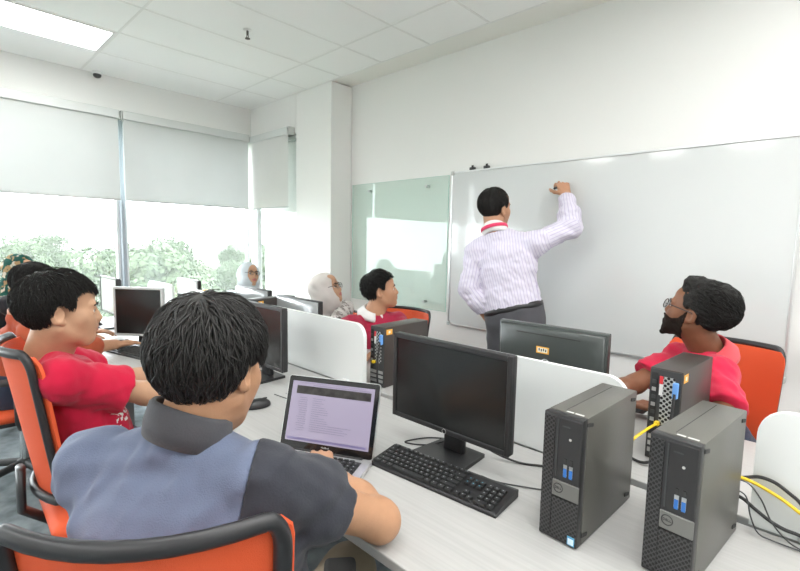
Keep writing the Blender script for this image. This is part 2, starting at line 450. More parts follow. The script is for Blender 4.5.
for x, lab in ((-2.14, 'small black clip on the top edge of the whiteboard, left one'), (-2.01, 'small black clip on the top edge of the whiteboard, right one')):
    t = thing('board_clip', lab, 'clip', (x, YF-.018, 1.983), 0, 'clips on the whiteboard edge')
    bm = B(); bx(bm, (0, 0, .012), (.045, .028, .022), .003, 1); obj('clip_body', bm, M_DKGREY, t)
    bm = B(); bx(bm, (.012, -.018, .018), (.02, .006, .034), .002, 1); obj('clip_tab', bm, M_BLACKM, t)
m_gb = glass_mat('green_tinted_glass', (.925, .968, .948), .6)
m_gedge = mat('glass_edge', (.45, .68, .60), .2)
t = thing('glass_board', 'frameless pale green glass writing board mounted beside the pier', 'glass board', (-2.955, YF, .84))
w, h = .60, 1.12
bm = B(); bx(bm, (0, -.034, h/2), (2*w, .006, h)); obj('glass_sheet', bm, m_gb, t)
bm = B()
for s in (-1, 1): bx(bm, (s*w, -.034, h/2), (.002, .0062, h))
bx(bm, (0, -.034, h), (2*w, .0062, .002)); bx(bm, (0, -.034, 0), (2*w, .0062, .002)); obj('glass_edge', bm, m_gedge, t)
for sx in (-1, 1):
    for sz in (0, 1):
        bm = B(); cyl(bm, (sx*.36, -.003, .06+sz*.99), (sx*.36, -.044, .06+sz*.99), .012); obj('standoff', bm, M_STEEL, t, True, 40)
t = thing('wall_trunking', 'grey cable trunking on the wall right of the whiteboard', 'cable trunking', (.85, YF, .88))
bm = B(); bx(bm, (0, -.03, .0), (1.86, .06, .14), .004, 1); obj('trunk', bm, M_WHITE, t)
bm = B(); bx(bm, (0, -.0615, -.01), (1.86, .003, .05)); obj('cover_strip', bm, M_LEG, t)

# ------------------------------------------------------------------ light: overcast daylight + lit panels
wd = bpy.data.worlds.new('sky'); SC.world = wd; wd.use_nodes = True
nt = wd.node_tree; bg = nt.nodes['Background']
bg.inputs['Color'].default_value = (.93, .97, 1.0, 1); bg.inputs['Strength'].default_value = 4.0
SC.view_settings.view_transform = 'Standard'; SC.view_settings.look = 'None'; SC.view_settings.gamma = 1.0
SC.view_settings.exposure = 1.76; SC.view_settings.use_curve_mapping = False
SC.cycles.use_denoising = True
SC.cycles.max_bounces = 12; SC.cycles.diffuse_bounces = 10; SC.cycles.glossy_bounces = 4; SC.cycles.transparent_max_bounces = 16
SC.cycles.caustics_reflective = False; SC.cycles.caustics_refractive = False

# ------------------------------------------------------------------ trees beyond the window (the room is two floors up)
m_bark = mat('tree_bark', (.16, .12, .08), .9)
leafm = [mat('tree_foliage_%s' % n, c, .7, vary=(1.2, .3), spec=.2) for n, c in (('mid', (.052, .078, .040)), ('pale', (.062, .090, .048)), ('yellow', (.072, .094, .048)))]
rng = np.random.default_rng(5)
def tree_proto(hh, cr, leaf, seed):
    g = np.random.default_rng(seed)
    tr = B(); tube(tr, [(0, 0, 0), (.1, .05, hh*.3), (0, .1, hh*.6), (.1, 0, hh*.85)], [.32, .26, .17, .06], 8)
    for k in range(6):
        a = g.uniform(0, 2*PI); z = hh*g.uniform(.35, .6)
        tube(tr, [(0, .05, z), (math.cos(a)*cr*.35, math.sin(a)*cr*.35, z+hh*.12), (math.cos(a)*cr*.65, math.sin(a)*cr*.65, z+hh*.2)], [.13, .08, .04], 6)
    V, F = [], []
    nb = 26
    for k in range(nb):
        a = g.uniform(0, 2*PI); rr = cr*math.sqrt(g.uniform(0, 1))*.75; zz = g.uniform(.32, .98)
        shrink = 1-.75*max(0, (zz-.6)/.4)**1.5
        c = np.array([math.cos(a)*rr*shrink, math.sin(a)*rr*shrink, hh*zz-.3]); br = cr*g.uniform(.26, .42)
        for q in range(560):
            d = g.normal(size=3); d /= np.linalg.norm(d); p = c+d*br*g.uniform(.75, 1.05)*np.array([1, 1, .75])
            n = d+g.normal(size=3)*.5; n /= np.linalg.norm(n)
            u = np.cross(n, g.normal(size=3)); u /= np.linalg.norm(u); w2 = np.cross(n, u); s = g.uniform(.06, .14)
            i = len(V); V += [tuple(p+u*s), tuple(p+w2*s*.7), tuple(p-u*s), tuple(p-w2*s*.7)]; F.append((i, i+1, i+2, i+3))
    t = thing('broadleaf_tree', '', 'tree', (0, 0, -9.6), 0, 'trees outside the windows')
    obj('trunk', tr, m_bark, t, True); obj('crown', (V, F), leaf, t)
    return t
protos = [tree_proto(10.6, 3.3, leafm[0], 1), tree_proto(11.3, 3.7, leafm[1], 2), tree_proto(9.8, 3.1, leafm[2], 3)]
spots = []
for row, (dist, n) in enumerate(((23, 5), (34, 8), (46, 11), (60, 14))):
    for q in range(n):
        ang = math.radians(-92+(q+.5*(row % 2)+.25)*84/n+rng.uniform(-.4, .4)); dd = dist+rng.uniform(-1.2, 1.2)
        spots.append((math.sin(ang)*dd, math.cos(ang)*dd, (q+row) % 3, rng.uniform(.86, 1.04), row))
for ang, dd, k, row in ((-78.5, 28.5, 0, 1), (-70.5, 40, 1, 2), (-57, 28.5, 1, 1)): spots.append((math.sin(math.radians(ang))*dd, math.cos(math.radians(ang))*dd, k, .97, row))
KIND = ['mid green leafy tree', 'tall pale green tree', 'low yellowish green tree']
used = set()
for i, (x, y, k, s, row) in enumerate(spots):
    far = 'nearest the glass' if row == 0 else ('in the second row back' if row == 1 else ('in the third row back' if row == 2 else 'in the hazy farthest row'))
    lab = '%s outside the windows, %s' % (KIND[k], far)
    if k not in used: t = protos[k]; used.add(k); t.location = (x, y, -9.6); t['label'] = lab
    else: t = dup(protos[k], (x, y, -9.6), rng.uniform(0, 6.28), lab)
    t.scale = (s, s, s)
m_ground = mat('outdoor_grass', (.08, .105, .06), .9, vary=(.05, .3))
bm = B(); bx(bm, (-180, 120, -9.7), (360, 420, .2)); o = struct('trim_7', bm, m_ground); o.name = 'outdoor_ground'
# ------------------------------------------------------------------ bench desk and screens
ZD = .73
DX0, DX1 = -4.45, 1.35
desk = thing('bench_desk', 'long white bench desk running through the room, worktops back to back', 'desk', ((DX0+DX1)/2, 1.415, 0))
L = DX1-DX0
for (y0, y1) in ((.675-1.415, 1.395-1.415), (1.435-1.415, 2.03-1.415)):
    bm = B(); bx(bm, (0, (y0+y1)/2, ZD-.0125), (L, y1-y0, .025), .003, 2); obj('worktop', bm, M_DESK, desk)
for k in range(6):
    x = -L/2+.10+k*(L-.2)/5; bm = B()
    for s in (-1, 1):
        bx(bm, (x, s*.53, (ZD-.03)/2), (.05, .05, ZD-.03), .004, 1)
    bx(bm, (x, 0, ZD-.05), (.045, 1.06, .045)); obj('leg_frame', bm, M_LEG, desk)
bm = B(); bx(bm, (0, 0, .52), (L-.3, .10, .08)); obj('cable_tray', bm, M_LEG, desk)
def desk_screen(x0, x1, label):
    t = thing('desk_screen', label, 'desk divider', ((x0+x1)/2, 1.415, ZD), 0, 'white dividers along the bench desk')
    w = (x1-x0)/2
    bm = B(); prism(bm, rrect(-w, .0, w, .302, .065, 8, (1, 1, 0, 0)), -.010, .010, 'y'); obj('panel', bm, M_SCREENPANEL, t)
    bm = B()
    for s in (-1, 1): bx(bm, (s*(w-.12), 0, .01), (.05, .036, .02), .003, 1)
    obj('clamp', bm, M_SILVER, t)
desk_screen(-1.30, -.415, 'white rounded desk divider behind the large black front monitor')
desk_screen(-2.46, -1.565, 'white rounded desk divider behind the open laptop')
desk_screen(-3.62, -2.74, 'white desk divider beyond the divider behind the laptop, partly hidden by a dark-haired head')
desk_screen(-.115, .76, 'white rounded desk divider cut off at the right edge of the photo')
desk_screen(-4.44, -3.88, 'short white desk divider at the window end of the bench desk')

# ------------------------------------------------------------------ monitors
def monitor(label, loc, rotz, w=.46, h=.285, zbot=.085, bez=.016, case=None, scr=None, tilt=0.0, back_sticker=False, logo=True, group='desktop monitors on the bench desk'):
    """local: screen faces -Y, stands on z=0"""
    case = case or M_BLACK; scr = scr or M_SCREEN
    t = thing('computer_monitor', label, 'monitor', loc, rotz, group)
    zc = zbot+h/2
    bm = B(); bx(bm, (0, .010, zc), (w, .026, h), .005, 2); hs = obj('housing', bm, M_BLACK if case.name.endswith('glossy_plastic') else case, t, True, 40)
    bm = B()                                                    # swelling back shell
    V = []
    for (yy, s, sz) in ((.022, .97, .96), (.032, .93, .89), (.040, .80, .74), (.046, .55, .45)):
        V.append([bm.verts.new((sx*w/2*s, yy, zc+sy*h/2*sz-.0)) for sx, sy in ((-1, -1), (1, -1), (1, 1), (-1, 1))])
    for a, b in zip(V, V[1:]):
        for j in range(4): bm.faces.new((a[j], a[(j+1) % 4], b[(j+1) % 4], b[j]))
    bm.faces.new(V[-1]); bm.faces.new(V[0][::-1])
    obj('back_shell', bm, case, t, True)
    bm = B()                                                    # raised bezel ring
    iw, ih = w/2-bez, h/2-bez
    for s in (-1, 1):
        bx(bm, (s*(w/2-bez/2), -.0045, zc), (bez, .007, h), .002, 1); bx(bm, (0, -.0045, zc+s*(h/2-bez/2)), (w-2*bez, .007, bez), .002, 1)
    obj('bezel', bm, M_BLACK if case.name.endswith('glossy_plastic') else case, t)
    bm = B(); bx(bm, (0, -.003, zc), (2*iw, .002, 2*ih)); obj('screen', bm, scr, t)
    bm = B(); bx(bm, (0, .052, (zc-.03)/2+.008), (.075, .026, zc-.03), .006, 2); bx(bm, (0, .05, zc-.055), (.10, .018, .075), .004, 1); obj('stand_neck', bm, M_BLACK, t, True, 40)
    bm = B(); prism(bm, [(-.10, -.075), (.10, -.075), (.085, .10), (-.085, .10)], 0, .012, 'z'); obj('stand_base', bm, M_BLACK, t)
    if back_sticker:
        s = B(); bx(s, (.012, .0475, zc+.05), (.052, .001, .026)); st = obj('asset_sticker', s, M_ORANGESTICK, t)
        s = B(); bx(s, (.012, .0482, zc+.05), (.040, .0006, .017)); obj('sticker_paper', s, M_PALESTICK, st)
        s = B()
        for k in range(4): bx(s, (-.002+k*.009, .0488, zc+.05+.002*(k % 2)), (.005, .0005, .010))
        obj('printed_code', s, M_INK, st)
        s = B(); bx(s, (0, .0385, zc+.108), (.26, .006, .004)); obj('vent_slot', s, M_RUBBER, t)
        s = B(); tube(s, [(.016*math.cos(a*PI/12), .047, zc+.0+.016*math.sin(a*PI/12)) for a in range(24)], .0016, 6, True); lg = obj('logo_ring', s, M_SILVER, t)
        text_mesh('logo_text', 'DELL', .010, M_SILVER, t, Matrix.Translation((0, .0475, zc)) @ Matrix.Rotation(PI, 4, 'Z') @ Matrix.Rotation(PI/2, 4, 'X'))
    if logo:
        s = B(); tube(s, [(.0075*math.cos(a*PI/10), -.0085, zbot+bez*.5+.0075*math.sin(a*PI/10)) for a in range(20)], .0006, 5, True); obj('bezel_logo', s, M_GREYINK, t)
    return t
front_mon = monitor('large black monitor with dark blank screen, in the centre of the near desk', (-.865, 1.13, ZD), 0, .462, .292)
monitor('black monitor with dark screen right behind the head of the person in the blue vest', (-2.04, 1.135, ZD), 0, .462, .30, .075)
monitor('dark monitor seen from its back with an orange sticker, across the desk', (-.79, 1.69, ZD), PI, .44, .285, .09, case=mat('dark_grey_monitor_plastic', (.045, .052, .050), .32), back_sticker=True)
m_greyback = mat('grey_glossy_plastic', (.32, .335, .34), .16, coat=.6)
m_lightback = mat('pale_grey_glossy_plastic', (.55, .57, .57), .2, coat=.6)
monitor('grey-backed monitor in front of the person in the off-white headscarf', (-2.46, 1.66, ZD), PI, .47, .26, .06, case=m_greyback)
monitor('grey-backed monitor in front of the person in the pale blue headscarf', (-3.05, 1.67, ZD), PI, .47, .27, .065, case=m_greyback)
monitor('pale-backed monitor farthest along the bench, nearest the window corner', (-4.16, 1.66, ZD), PI, .44, .25, .07, case=m_lightback)
bk = monitor('black-backed monitor just peeking over the divider between two pale monitors', (-3.36, 1.545, ZD), PI, .46, .25, .035)
bm = B(); bx(bm, (-.20, .012, .282), (.05, .03, .012)); bx(bm, (.19, .012, .28), (.04, .03, .012)); obj('orange_tape', bm, M_ORANGESTICK, bk)
m_silverbez = mat('silver_bezel_plastic', (.55, .56, .56), .35, metal=.2)
m_glare = mat('painted_glare_screen', (.50, .52, .52), .12, spec=.8)  # bright reflection painted in as the screen's pale base colour
monitor('square monitor with silver bezel and dark screen, before the person in rust sleeves', (-3.17, .945, ZD), math.radians(38), .33, .31, .06, case=m_silverbez, bez=.014)
monitor('slim monitor with pale screen standing alone at the far left end of the bench', (-3.95, .98, ZD), 0, .42, .27, .11, bez=.012, scr=m_glare)
monitor('monitor with pale screen of painted glare to the right of the square silver monitor', (-3.02, 1.23, ZD), math.radians(4), .44, .25, .06, bez=.012, scr=m_glare)

# ------------------------------------------------------------------ desktop towers
TW, TDP, TH = .094, .322, .302
def logo_disc(parent, M):
    s = B(); tube(s, [(.0105*math.cos(a*PI/14), .0105*math.sin(a*PI/14), 0) for a in range(28)], .0011, 6, True)
    s.transform(M); lg = obj('logo_ring', s, M_INK, parent)
    text_mesh('logo_text', 'DELL', .0075, M_INK, parent, M, .0005)
def tower(label, loc, rotz):
    """local: front faces -Y, its base centre at the origin"""
    t = thing('desktop_computer', label, 'computer tower', loc, rotz, 'slim black desktop computers on the bench desk')
    yf = -TDP/2
    bm = B(); bx(bm, (0, .012, TH/2), (TW, TDP-.024, TH), .003, 2); obj('case', bm, M_CASE, t, True, 40)
    bm = B(); bx(bm, (0, yf+.012, TH/2), (TW, .024, TH), .004, 2); fb = obj('front_bezel', bm, M_BLACK, t, True, 40)
    gz = TH*.36
    bm = B(); bx(bm, (-TW*.33, yf-.0006, TH*.5), (TW*.28, .0016, TH-.016)); bx(bm, (TW*.15, yf-.0006, gz/2+.002), (TW*.66, .0016, gz-.012)); obj('front_grille', bm, M_GRILLE, t)
    bm = B(); bx(bm, (TW*.155, yf-.0010, TH*.735), (TW*.66, .003, TH*.49), .001, 1); obj('drive_panel', bm, M_BLACKM, t)
    bm = B(); bx(bm, (-TW*.10, yf-.0030, TH*.74), (.003, .0012, TH*.45)); bx(bm, (TW*.10, yf-.003, TH*.92), (.018, .0012, .003)); obj('drive_slot', bm, M_DKGREY, t)
    bm = B(); cyl(bm, (TW*.22, yf-.001, TH*.83), (TW*.22, yf-.0035, TH*.83), .003); obj('power_button', bm, M_GREYINK, t)
    for s in (0, 1):
        bm = B(); bx(bm, (TW*.13+s*.0135, yf-.0025, TH*.585), (.0085, .002, .026)); u = obj('usb_port', bm, M_STEEL, t)
        bm = B(); bx(bm, (TW*.13+s*.0135, yf-.0036, TH*.565), (.0075, .001, .020)); obj('blue_insert', bm, M_BLUEPORT, u)
        bm = B(); bx(bm, (TW*.13+s*.0135, yf-.0028, TH*.655), (.006, .002, .012)); obj('audio_port', bm, M_RUBBER, t)
    bm = B(); bx(bm, (TW*.155, yf-.0012, TH*.425), (TW*.67, .004, TH*.125), .001, 1); bp = obj('badge_plate', bm, M_PLATE, t)
    MM = Matrix.Translation((-TW*.02, yf-.0036, TH*.43)) @ Matrix.Rotation(PI/2, 4, 'X')
    logo_disc(t, MM)
    bm = B(); bx(bm, (TW*.36, yf-.0016, TH*.052), (.017, .001, .021)); st = obj('processor_sticker', bm, mat('blue_sticker', (.10, .38, .62), .4), t)
    bm = B(); bx(bm, (TW*.36, yf-.0023, TH*.048), (.013, .0006, .014)); obj('sticker_face', bm, mat('pale_blue_sticker', (.70, .84, .92), .4), st)
    bm = B(); bx(bm, (-TW*.12, .01, TH+.0002), (.0014, TDP-.06, .0008)); obj('lid_seam', bm, M_RUBBER, t)
    bm = B(); bx(bm, (TW*.02, yf+.030, TH+.0004), (.016, .006, .0008)); bx(bm, (TW*.26, yf+.030, TH+.0004), (.020, .006, .0008)); obj('silver_label', bm, M_GREYINK, t)
    for (y, z) in ((yf+.035, .022), (-yf-.03, .022), (yf+.035, TH-.018), (-yf-.03, TH-.018)):
        bm = B(); bx(bm, (TW/2+.0008, y, z), (.003, .030, .009), .0014, 2, Matrix.Rotation(math.radians(-12), 3, 'X')); obj('rubber_foot', bm, M_RUBBER, t)
    bm = B()
    for y in (-.12, .12): bx(bm, (0, y, -.0004), (TW*.7, .02, .002))
    bm2 = bm; obj('base_pad', bm2, M_RUBBER, t)
    return t
R2 = math.radians
tower('slim black computer tower standing left of the other, behind the keyboard', (-.420, 1.155, ZD+.0015), R2(-2.5))
tower('slim black computer tower nearest the camera at the bottom right', (-.196, 1.195, ZD+.0015), R2(-6))

def rear_tower(label, loc, rotz):
    t = thing('desktop_computer', label, 'computer tower', loc, rotz, 'black desktop computers seen from behind')
    yf = -TDP/2
    bm = B(); bx(bm, (0, 0, TH/2), (TW, TDP, TH), .003, 2); obj('case', bm, mat('dark_brown_steel', (.055, .046, .042), .4, metal=.2), t, True, 40)
    bm = B(); bx(bm, (0, yf-.0005, TH/2), (TW-.006, .002, TH-.008)); obj('rear_plate', bm, M_DKGREY, t)
    bm = B(); bx(bm, (TW*.08, yf-.002, TH*.66), (TW*.42, .0016, TH*.52)); obj('rear_grille', bm, M_REARGRILLE, t)
    bm = B()
    for k in range(3): bx(bm, (.0, yf-.003, TH*.10+k*TH*.075), (TW*.84, .003, TH*.045))
    obj('slot_cover', bm, M_STEEL, t)
    bm = B(); bx(bm, (-TW*.34, yf-.002, TH*.62), (TW*.20, .002, TH*.66)); obj('port_strip', bm, M_BLACKM, t)
    for k in range(7):
        bm = B(); bx(bm, (-TW*.34, yf-.0036, TH*.36+k*TH*.082), (.012, .003, .012)); obj('port', bm, M_STEEL if k % 2 else M_DKGREY, t)
    bm = B(); bx(bm, (-TW*.12, yf-.004, TH*.80), (.010, .003, .05)); pl = obj('white_label', bm, M_WHITE, t)
    bm = B(); bx(bm, (-TW*.12, yf-.005, TH*.88), (.010, .003, .025)); obj('red_label', bm, M_RED, pl)
    bm = B(); bx(bm, (TW*.33, yf-.008, TH*.80), (.015, .016, .05), .003, 2); vg = obj('blue_plug', bm, mat('blue_plug_plastic', (.15, .35, .75), .4), t)
    bm = B(); tube(bm, [(TW*.33, yf-.014, TH*.77), (TW*.33, yf-.03, TH*.5), (TW*.30, yf-.028, TH*.2), (TW*.28, yf-.02, .012)], .0045); obj('plug_cable', bm, M_BLACKM, vg)
    bm = B(); bx(bm, (TW/2+.0006, yf+.030, TH*.92), (.001, .040, .026)); st = obj('asset_sticker', bm, M_ORANGESTICK, t)
    bm = B(); bx(bm, (TW/2+.0012, yf+.030, TH*.92), (.001, .012, .012)); obj('printed_code', bm, M_PALESTICK, st)
    bm = B(); bx(bm, (-TW*.16, yf-.008, TH*.41), (.014, .018, .014), .002, 1); pg = obj('yellow_plug', bm, M_YELLOW, t)
    return t
rear_tower('dark computer tower with rear ports showing, in front of the person in the red polo', (-.358, 1.775, ZD+.001), R2(-4))
rear_tower('dark computer tower with rear ports showing, beside the dividers behind the laptop', (-1.553, 1.638, ZD+.001), R2(2)).scale.z = .95
rear_tower('dark computer tower mostly hidden behind the second divider', (-2.72, 1.62, ZD+.001), R2(10))

# ------------------------------------------------------------------ keyboards, mice
def key_mesh(w, d, h=.006):
    bm = B(); V = []
    for z, s in ((0, 0), (h, .0016)):
        V.append([bm.verts.new((sx*(w/2-s), sy*(d/2-s), z)) for sx, sy in ((-1, -1), (1, -1), (1, 1), (-1, 1))])
    for j in range(4): bm.faces.new((V[0][j], V[0][(j+1) % 4], V[1][(j+1) % 4], V[1][j]))
    bm.faces.new(V[1]); bm.faces.new(V[0][::-1])
    # printed legend, a sliver lying on the cap
    i = len(bm.faces)
    q = [bm.verts.new((x, y, h+.0002)) for x, y in ((-w*.18-.0006, d*.02), (-w*.18+.0030, d*.02), (-w*.18+.0030, d*.02+.0036), (-w*.18-.0006, d*.02+.0036))]
    bm.faces.new(q)
    me = bpy.data.meshes.new('key'); bm.to_mesh(me); bm.free()
    me.materials.append(M_KEY); me.materials.append(M_LEGEND); me.polygons[len(me.polygons)-1].material_index = 1
    return me
def place_keys(parent, rows, u, zfun, limit=100):
    cache = {}; n = 0
    for (x, y, w, d, leg) in rows:
        if n >= limit: break
        k = (round(w, 4), round(d, 4), leg)
        if k not in cache:
            cache[k] = key_mesh(w, d)
            if leg == 2:
                cache[k].materials[1] = M_BLUELEG
        o = bpy.data.objects.new('key', cache[k]); COL.objects.link(o); o.parent = parent; o.location = (x, y, zfun(y)); n += 1
KW, KD = .432, .132
def keyboard_rows():
    u = .0187; g = .0024; x0 = -KW/2+.012; R = []
    def row(y, ws, xs=x0, leg=1, d=.0165):
        x = xs
        for w in ws:
            if w > 0: R.append((x+w*u/2, y, w*u-g, d, leg)); x += w*u
            else: x += -w*u
    yb = -KD/2+.014
    ys = [yb+i*u for i in range(5)]
    row(ys[0], [1.25, 1.25, 1.25, 6.25, 1.25, 1.25, 1.25, 1.25]); row(ys[1], [2.25]+[1]*10+[2.75]); row(ys[2], [1.75]+[1]*11+[2.25])
    row(ys[3], [1.5]+[1]*12+[1.5]); row(ys[4], [1]*13+[2])
    row(ys[4]+.024, [1, -1]+[1]*4+[-.5]+[1]*4+[-.5]+[1]*4, d=.0135)
    xn = x0+15.35*u
    row(ys[0], [1, 1, 1], xn); row(ys[1], [-1, 1], xn); row(ys[3], [1, 1, 1], xn, 2); row(ys[4], [1, 1, 1], xn, 2)
    xp = x0+18.7*u
    row(ys[0], [2, 1], xp); row(ys[1], [1, 1, 1], xp); row(ys[2], [1, 1, 1], xp); row(ys[3], [1, 1, 1], xp); row(ys[4], [1, 1, 1], xp)
    return R
def keyboard(label, loc, rotz, keys=True):
    t = thing('keyboard', label, 'keyboard', loc, rotz, 'black desktop keyboards')
    bm = B(); prism(bm, [(-KD/2, .001), (KD/2, .001), (KD/2, .022), (KD/2-.012, .024), (-KD/2+.004, .011), (-KD/2, .008)], -KW/2, KW/2, 'x'); obj('key_tray', bm, M_BLACK, t)
    if keys: place_keys(t, keyboard_rows(), .0187, lambda y: .0125+(y+KD/2)*.10)
    else:
        bm = B()
        for i in range(5): bx(bm, (-.04, -KD/2+.02+i*.0195, .014+i*.002), (.30, .016, .006))
        bx(bm, (.16, 0, .017), (.07, .09, .006)); obj('key_block', bm, M_KEY, t)
    return t
a = onz = None
keyboard('black full-size keyboard lying in front of the large front monitor', (-.795, 1.015, ZD), R2(4.5))
keyboard('black keyboard at the far end of the desk beneath a reaching hand', (-2.93, .86, ZD), R2(14), False)
keyboard('black keyboard mostly hidden by the head of the person in the blue vest', (-1.99, .86, ZD), R2(2), False)
def mouse(label, loc, rotz):
    t = thing('computer_mouse', label, 'mouse', loc, rotz, 'black computer mice')
    bm = B(); ell(bm, (0, 0, .010), (.031, .055, .027)); 
    for v in bm.verts: v.co.z = max(v.co.z, .001)
    obj('shell', bm, M_BLACK, t, True)
    bm = B(); bx(bm, (0, .030, .034), (.006, .02, .006), .002, 2); obj('scroll_wheel', bm, M_DKGREY, t)
mouse('black mouse half hidden behind the left of the two near towers', (-.50, 1.13, ZD), R2(10))
mouse('black mouse under the hand of the person in rust sleeves', (-3.24, .86, ZD), R2(-20))
mouse('black mouse on the bare desk end near the slim pale-screened monitor', (-4.05, .90, ZD), R2(-10))
mouse('black mouse by the dark keyboard beyond the person in the blue vest', (-1.68, .93, ZD), R2(-10))

# ------------------------------------------------------------------ laptop
m_page = mat('web_page', (.10, .09, .12), .25, emit=((.62, .55, .74), .15))
m_banner = mat('page_banner', (.030, .027, .026), .3, vary=(30, .8))
m_ptext = mat('page_text', (.05, .045, .07), .3, emit=((.4, .35, .5), .13))
m_dock = mat('dock_strip', (.12, .11, .2), .3, emit=((.25, .2, .4), .08))
lp = thing('laptop', 'open silver laptop with a web page on its screen', 'laptop', (-1.088, .762, ZD), R2(27))
LW, LD = .325, .228
bm = B(); prism(bm, rrect(-LW/2, -LD/2, LW/2, LD/2, .012, 5), .002, .014, 'z'); base = obj('base', bm, M_SILVER, lp)
bm = B(); bx(bm, (0, .035, .0142), (.272, .104, .0008)); obj('key_well', bm, M_DKGREY, lp)
bm = B(); bx(bm, (0, -.066, .0143), (.105, .074, .0008), .0003, 1); obj('trackpad', bm, mat('trackpad_metal', (.62, .63, .63), .35, metal=.5), lp)
rows = []
for r in range(6):
    n = 13 if r else 10; x = -.132; y = -.009+r*.0182
    if r == 0:
        ws = [1, 1, 1, 1.25, 5, 1.25, 1, 1, 1]
        for w in ws: rows.append((x+w*.0195/2, y, w*.0195-.003, .0150, 1)); x += w*.0195
    else:
        for c in range(14 if r < 5 else 13): rows.append((-.1275+c*.0196, y, .0162, .0150 if r < 5 else .009, 1))
place_keys(lp, rows, .0195, lambda y: .0142, 80)
tl = R2(18)                                                          # the lid leans back past upright
ML = Matrix.Translation((0, LD/2-.004, .012)) @ Matrix.Rotation(-tl, 4, 'X')
LH = .234
def lid_part(name, fn, m, parent=lp):
    bm = B(); fn(bm); bm.transform(ML); return obj(name, bm, m, parent)
lid = lid_part('lid', lambda b: prism(b, rrect(-LW/2, 0, LW/2, LH, .010, 5), 0, .006, 'y'), M_SILVER)
lid_part('screen_bezel', lambda b: prism(b, rrect(-LW/2+.002, .003, LW/2-.002, LH-.002, .008, 5), -.0012, .0002, 'y'), mat('glossy_black_glass', (.010, .010, .011), .08, spec=.6))
sc = lid_part('screen', lambda b: bx(b, (0, -.0018, LH/2+.004), (LW-.034, .001, LH-.044)), m_page)
lid_part('page_header', lambda b: bx(b, (.004, -.0026, LH-.045), (LW-.062, .0006, .026)), m_banner, sc)
def lines(b):
    g = random.Random(3)
    for k in range(16):
        z = LH-.070-k*.0068
        bx(b, (-.098+g.uniform(-.003, .003), -.0026, z), (g.uniform(.024, .034), .0005, .0018))
        if k > 11: w = g.uniform(.11, .15)
        elif k % 5 == 3: w = .03
        else: w = g.uniform(.03, .07)
        bx(b, (-.065+w/2, -.0026, z), (w, .0005, .0018))
    bx(b, (0.03, -.0026, LH-.028), (.20, .0005, .002)); bx(b, (0, -.0026, LH-.022), (.24, .0005, .0016))
lid_part('page_text', lines, m_ptext, sc)
lid_part('dock', lambda b: bx(b, (0, -.0027, .034), (LW-.05, .0005, .007)), m_dock, sc)
text_mesh('model_name', 'MacBook', .0075, M_GREYINK, lp, ML @ Matrix.Translation((0, -.0017, .017)) @ Matrix.Rotation(PI/2, 4, 'X'), .0002)
bm = B(); cyl(bm, (-.13, LD/2-.006, .012), (.13, LD/2-.006, .012), .006); obj('hinge', bm, M_BLACKM, lp, True, 40)

# ------------------------------------------------------------------ loose cables
def cable(label, pts, r, m, name='cable'):
    P = [Vector(p) for p in pts]; out = []
    for i in range(len(P)-1):
        p0, p1, p2, p3 = P[max(i-1, 0)], P[i], P[i+1], P[min(i+2, len(P)-1)]
        for k in range(8):
            s = k/8; out.append(.5*((2*p1)+(p2-p0)*s+(2*p0-5*p1+4*p2-p3)*s*s+(3*p1-p0-3*p2+p3)*s**3))
    out.append(P[-1])
    bm = B(); tube(bm, out, r, 8); o = obj(name, bm, m, None, True); tag(o, label, 'cable')
    return o
zc = ZD+.005
cable('black cable trailing from the front monitor to the left near tower', [(-.80, 1.20, .80), (-.76, 1.24, zc+.02), (-.68, 1.27, zc), (-.60, 1.31, zc), (-.50, 1.33, zc)], .0035, M_BLACKM)
cable('thin grey cable running from the front keyboard to the left near tower', [(-.70, 1.09, ZD+.02), (-.66, 1.12, zc), (-.58, 1.16, zc-.001), (-.47, 1.22, zc-.001)], .0022, M_DKGREY)
cable('thin black cable looped beside the foot of the front monitor', [(-.86, 1.19, .79), (-.90, 1.21, .76), (-.96, 1.16, zc), (-1.03, 1.12, zc), (-1.00, 1.20, zc), (-.94, 1.25, zc)], .0025, M_BLACKM)
cable('yellow network cable plugged into the tower before the person in the red polo', [(-.385, 1.60, ZD+.124), (-.395, 1.55, ZD+.120), (-.420, 1.48, ZD+.095), (-.46, 1.44, ZD+.03), (-.50, 1.46, zc)], .0042, M_YELLOW)
cable('black power cable curling behind the near towers below the yellow cable', [(-.365, 1.60, ZD+.04), (-.37, 1.57, ZD+.03), (-.385, 1.55, zc+.01), (-.42, 1.555, zc), (-.50, 1.60, zc)], .0045, M_BLACKM)
cable('yellow network cable leading from the right near tower to the photo edge', [(-.150, 1.362, .862), (-.122, 1.385, .850), (-.098, 1.390, .842), (-.059, 1.388, .828), (-.022, 1.382, .810), (.032, 1.375, .780), (.10, 1.36, .745), (.20, 1.34, zc)], .0042, M_YELLOW)
cable('thick black cable arching from the right near tower to the photo edge', [(-.152, 1.365, .850), (-.120, 1.392, .856), (-.099, 1.396, .862), (-.071, 1.395, .859), (-.042, 1.393, .843), (-.023, 1.390, .830), (.006, 1.385, .794), (.08, 1.38, zc)], .0042, M_BLACKM)
cable('black power cable sagging onto the desk right of the near tower', [(-.155, 1.362, .815), (-.129, 1.378, .803), (-.104, 1.374, .789), (-.073, 1.372, .772), (-.045, 1.372, .763), (-.018, 1.374, .760), (.033, 1.37, .750), (.10, 1.35, zc)], .0042, M_BLACKM)
cable('thin dark cable drooping lowest right of the near tower', [(-.150, 1.360, .855), (-.120, 1.375, .846), (-.093, 1.366, .821), (-.070, 1.360, .778), (-.044, 1.358, .750), (-.016, 1.36, .735), (.03, 1.36, .733)], .0018, M_DKGREY)
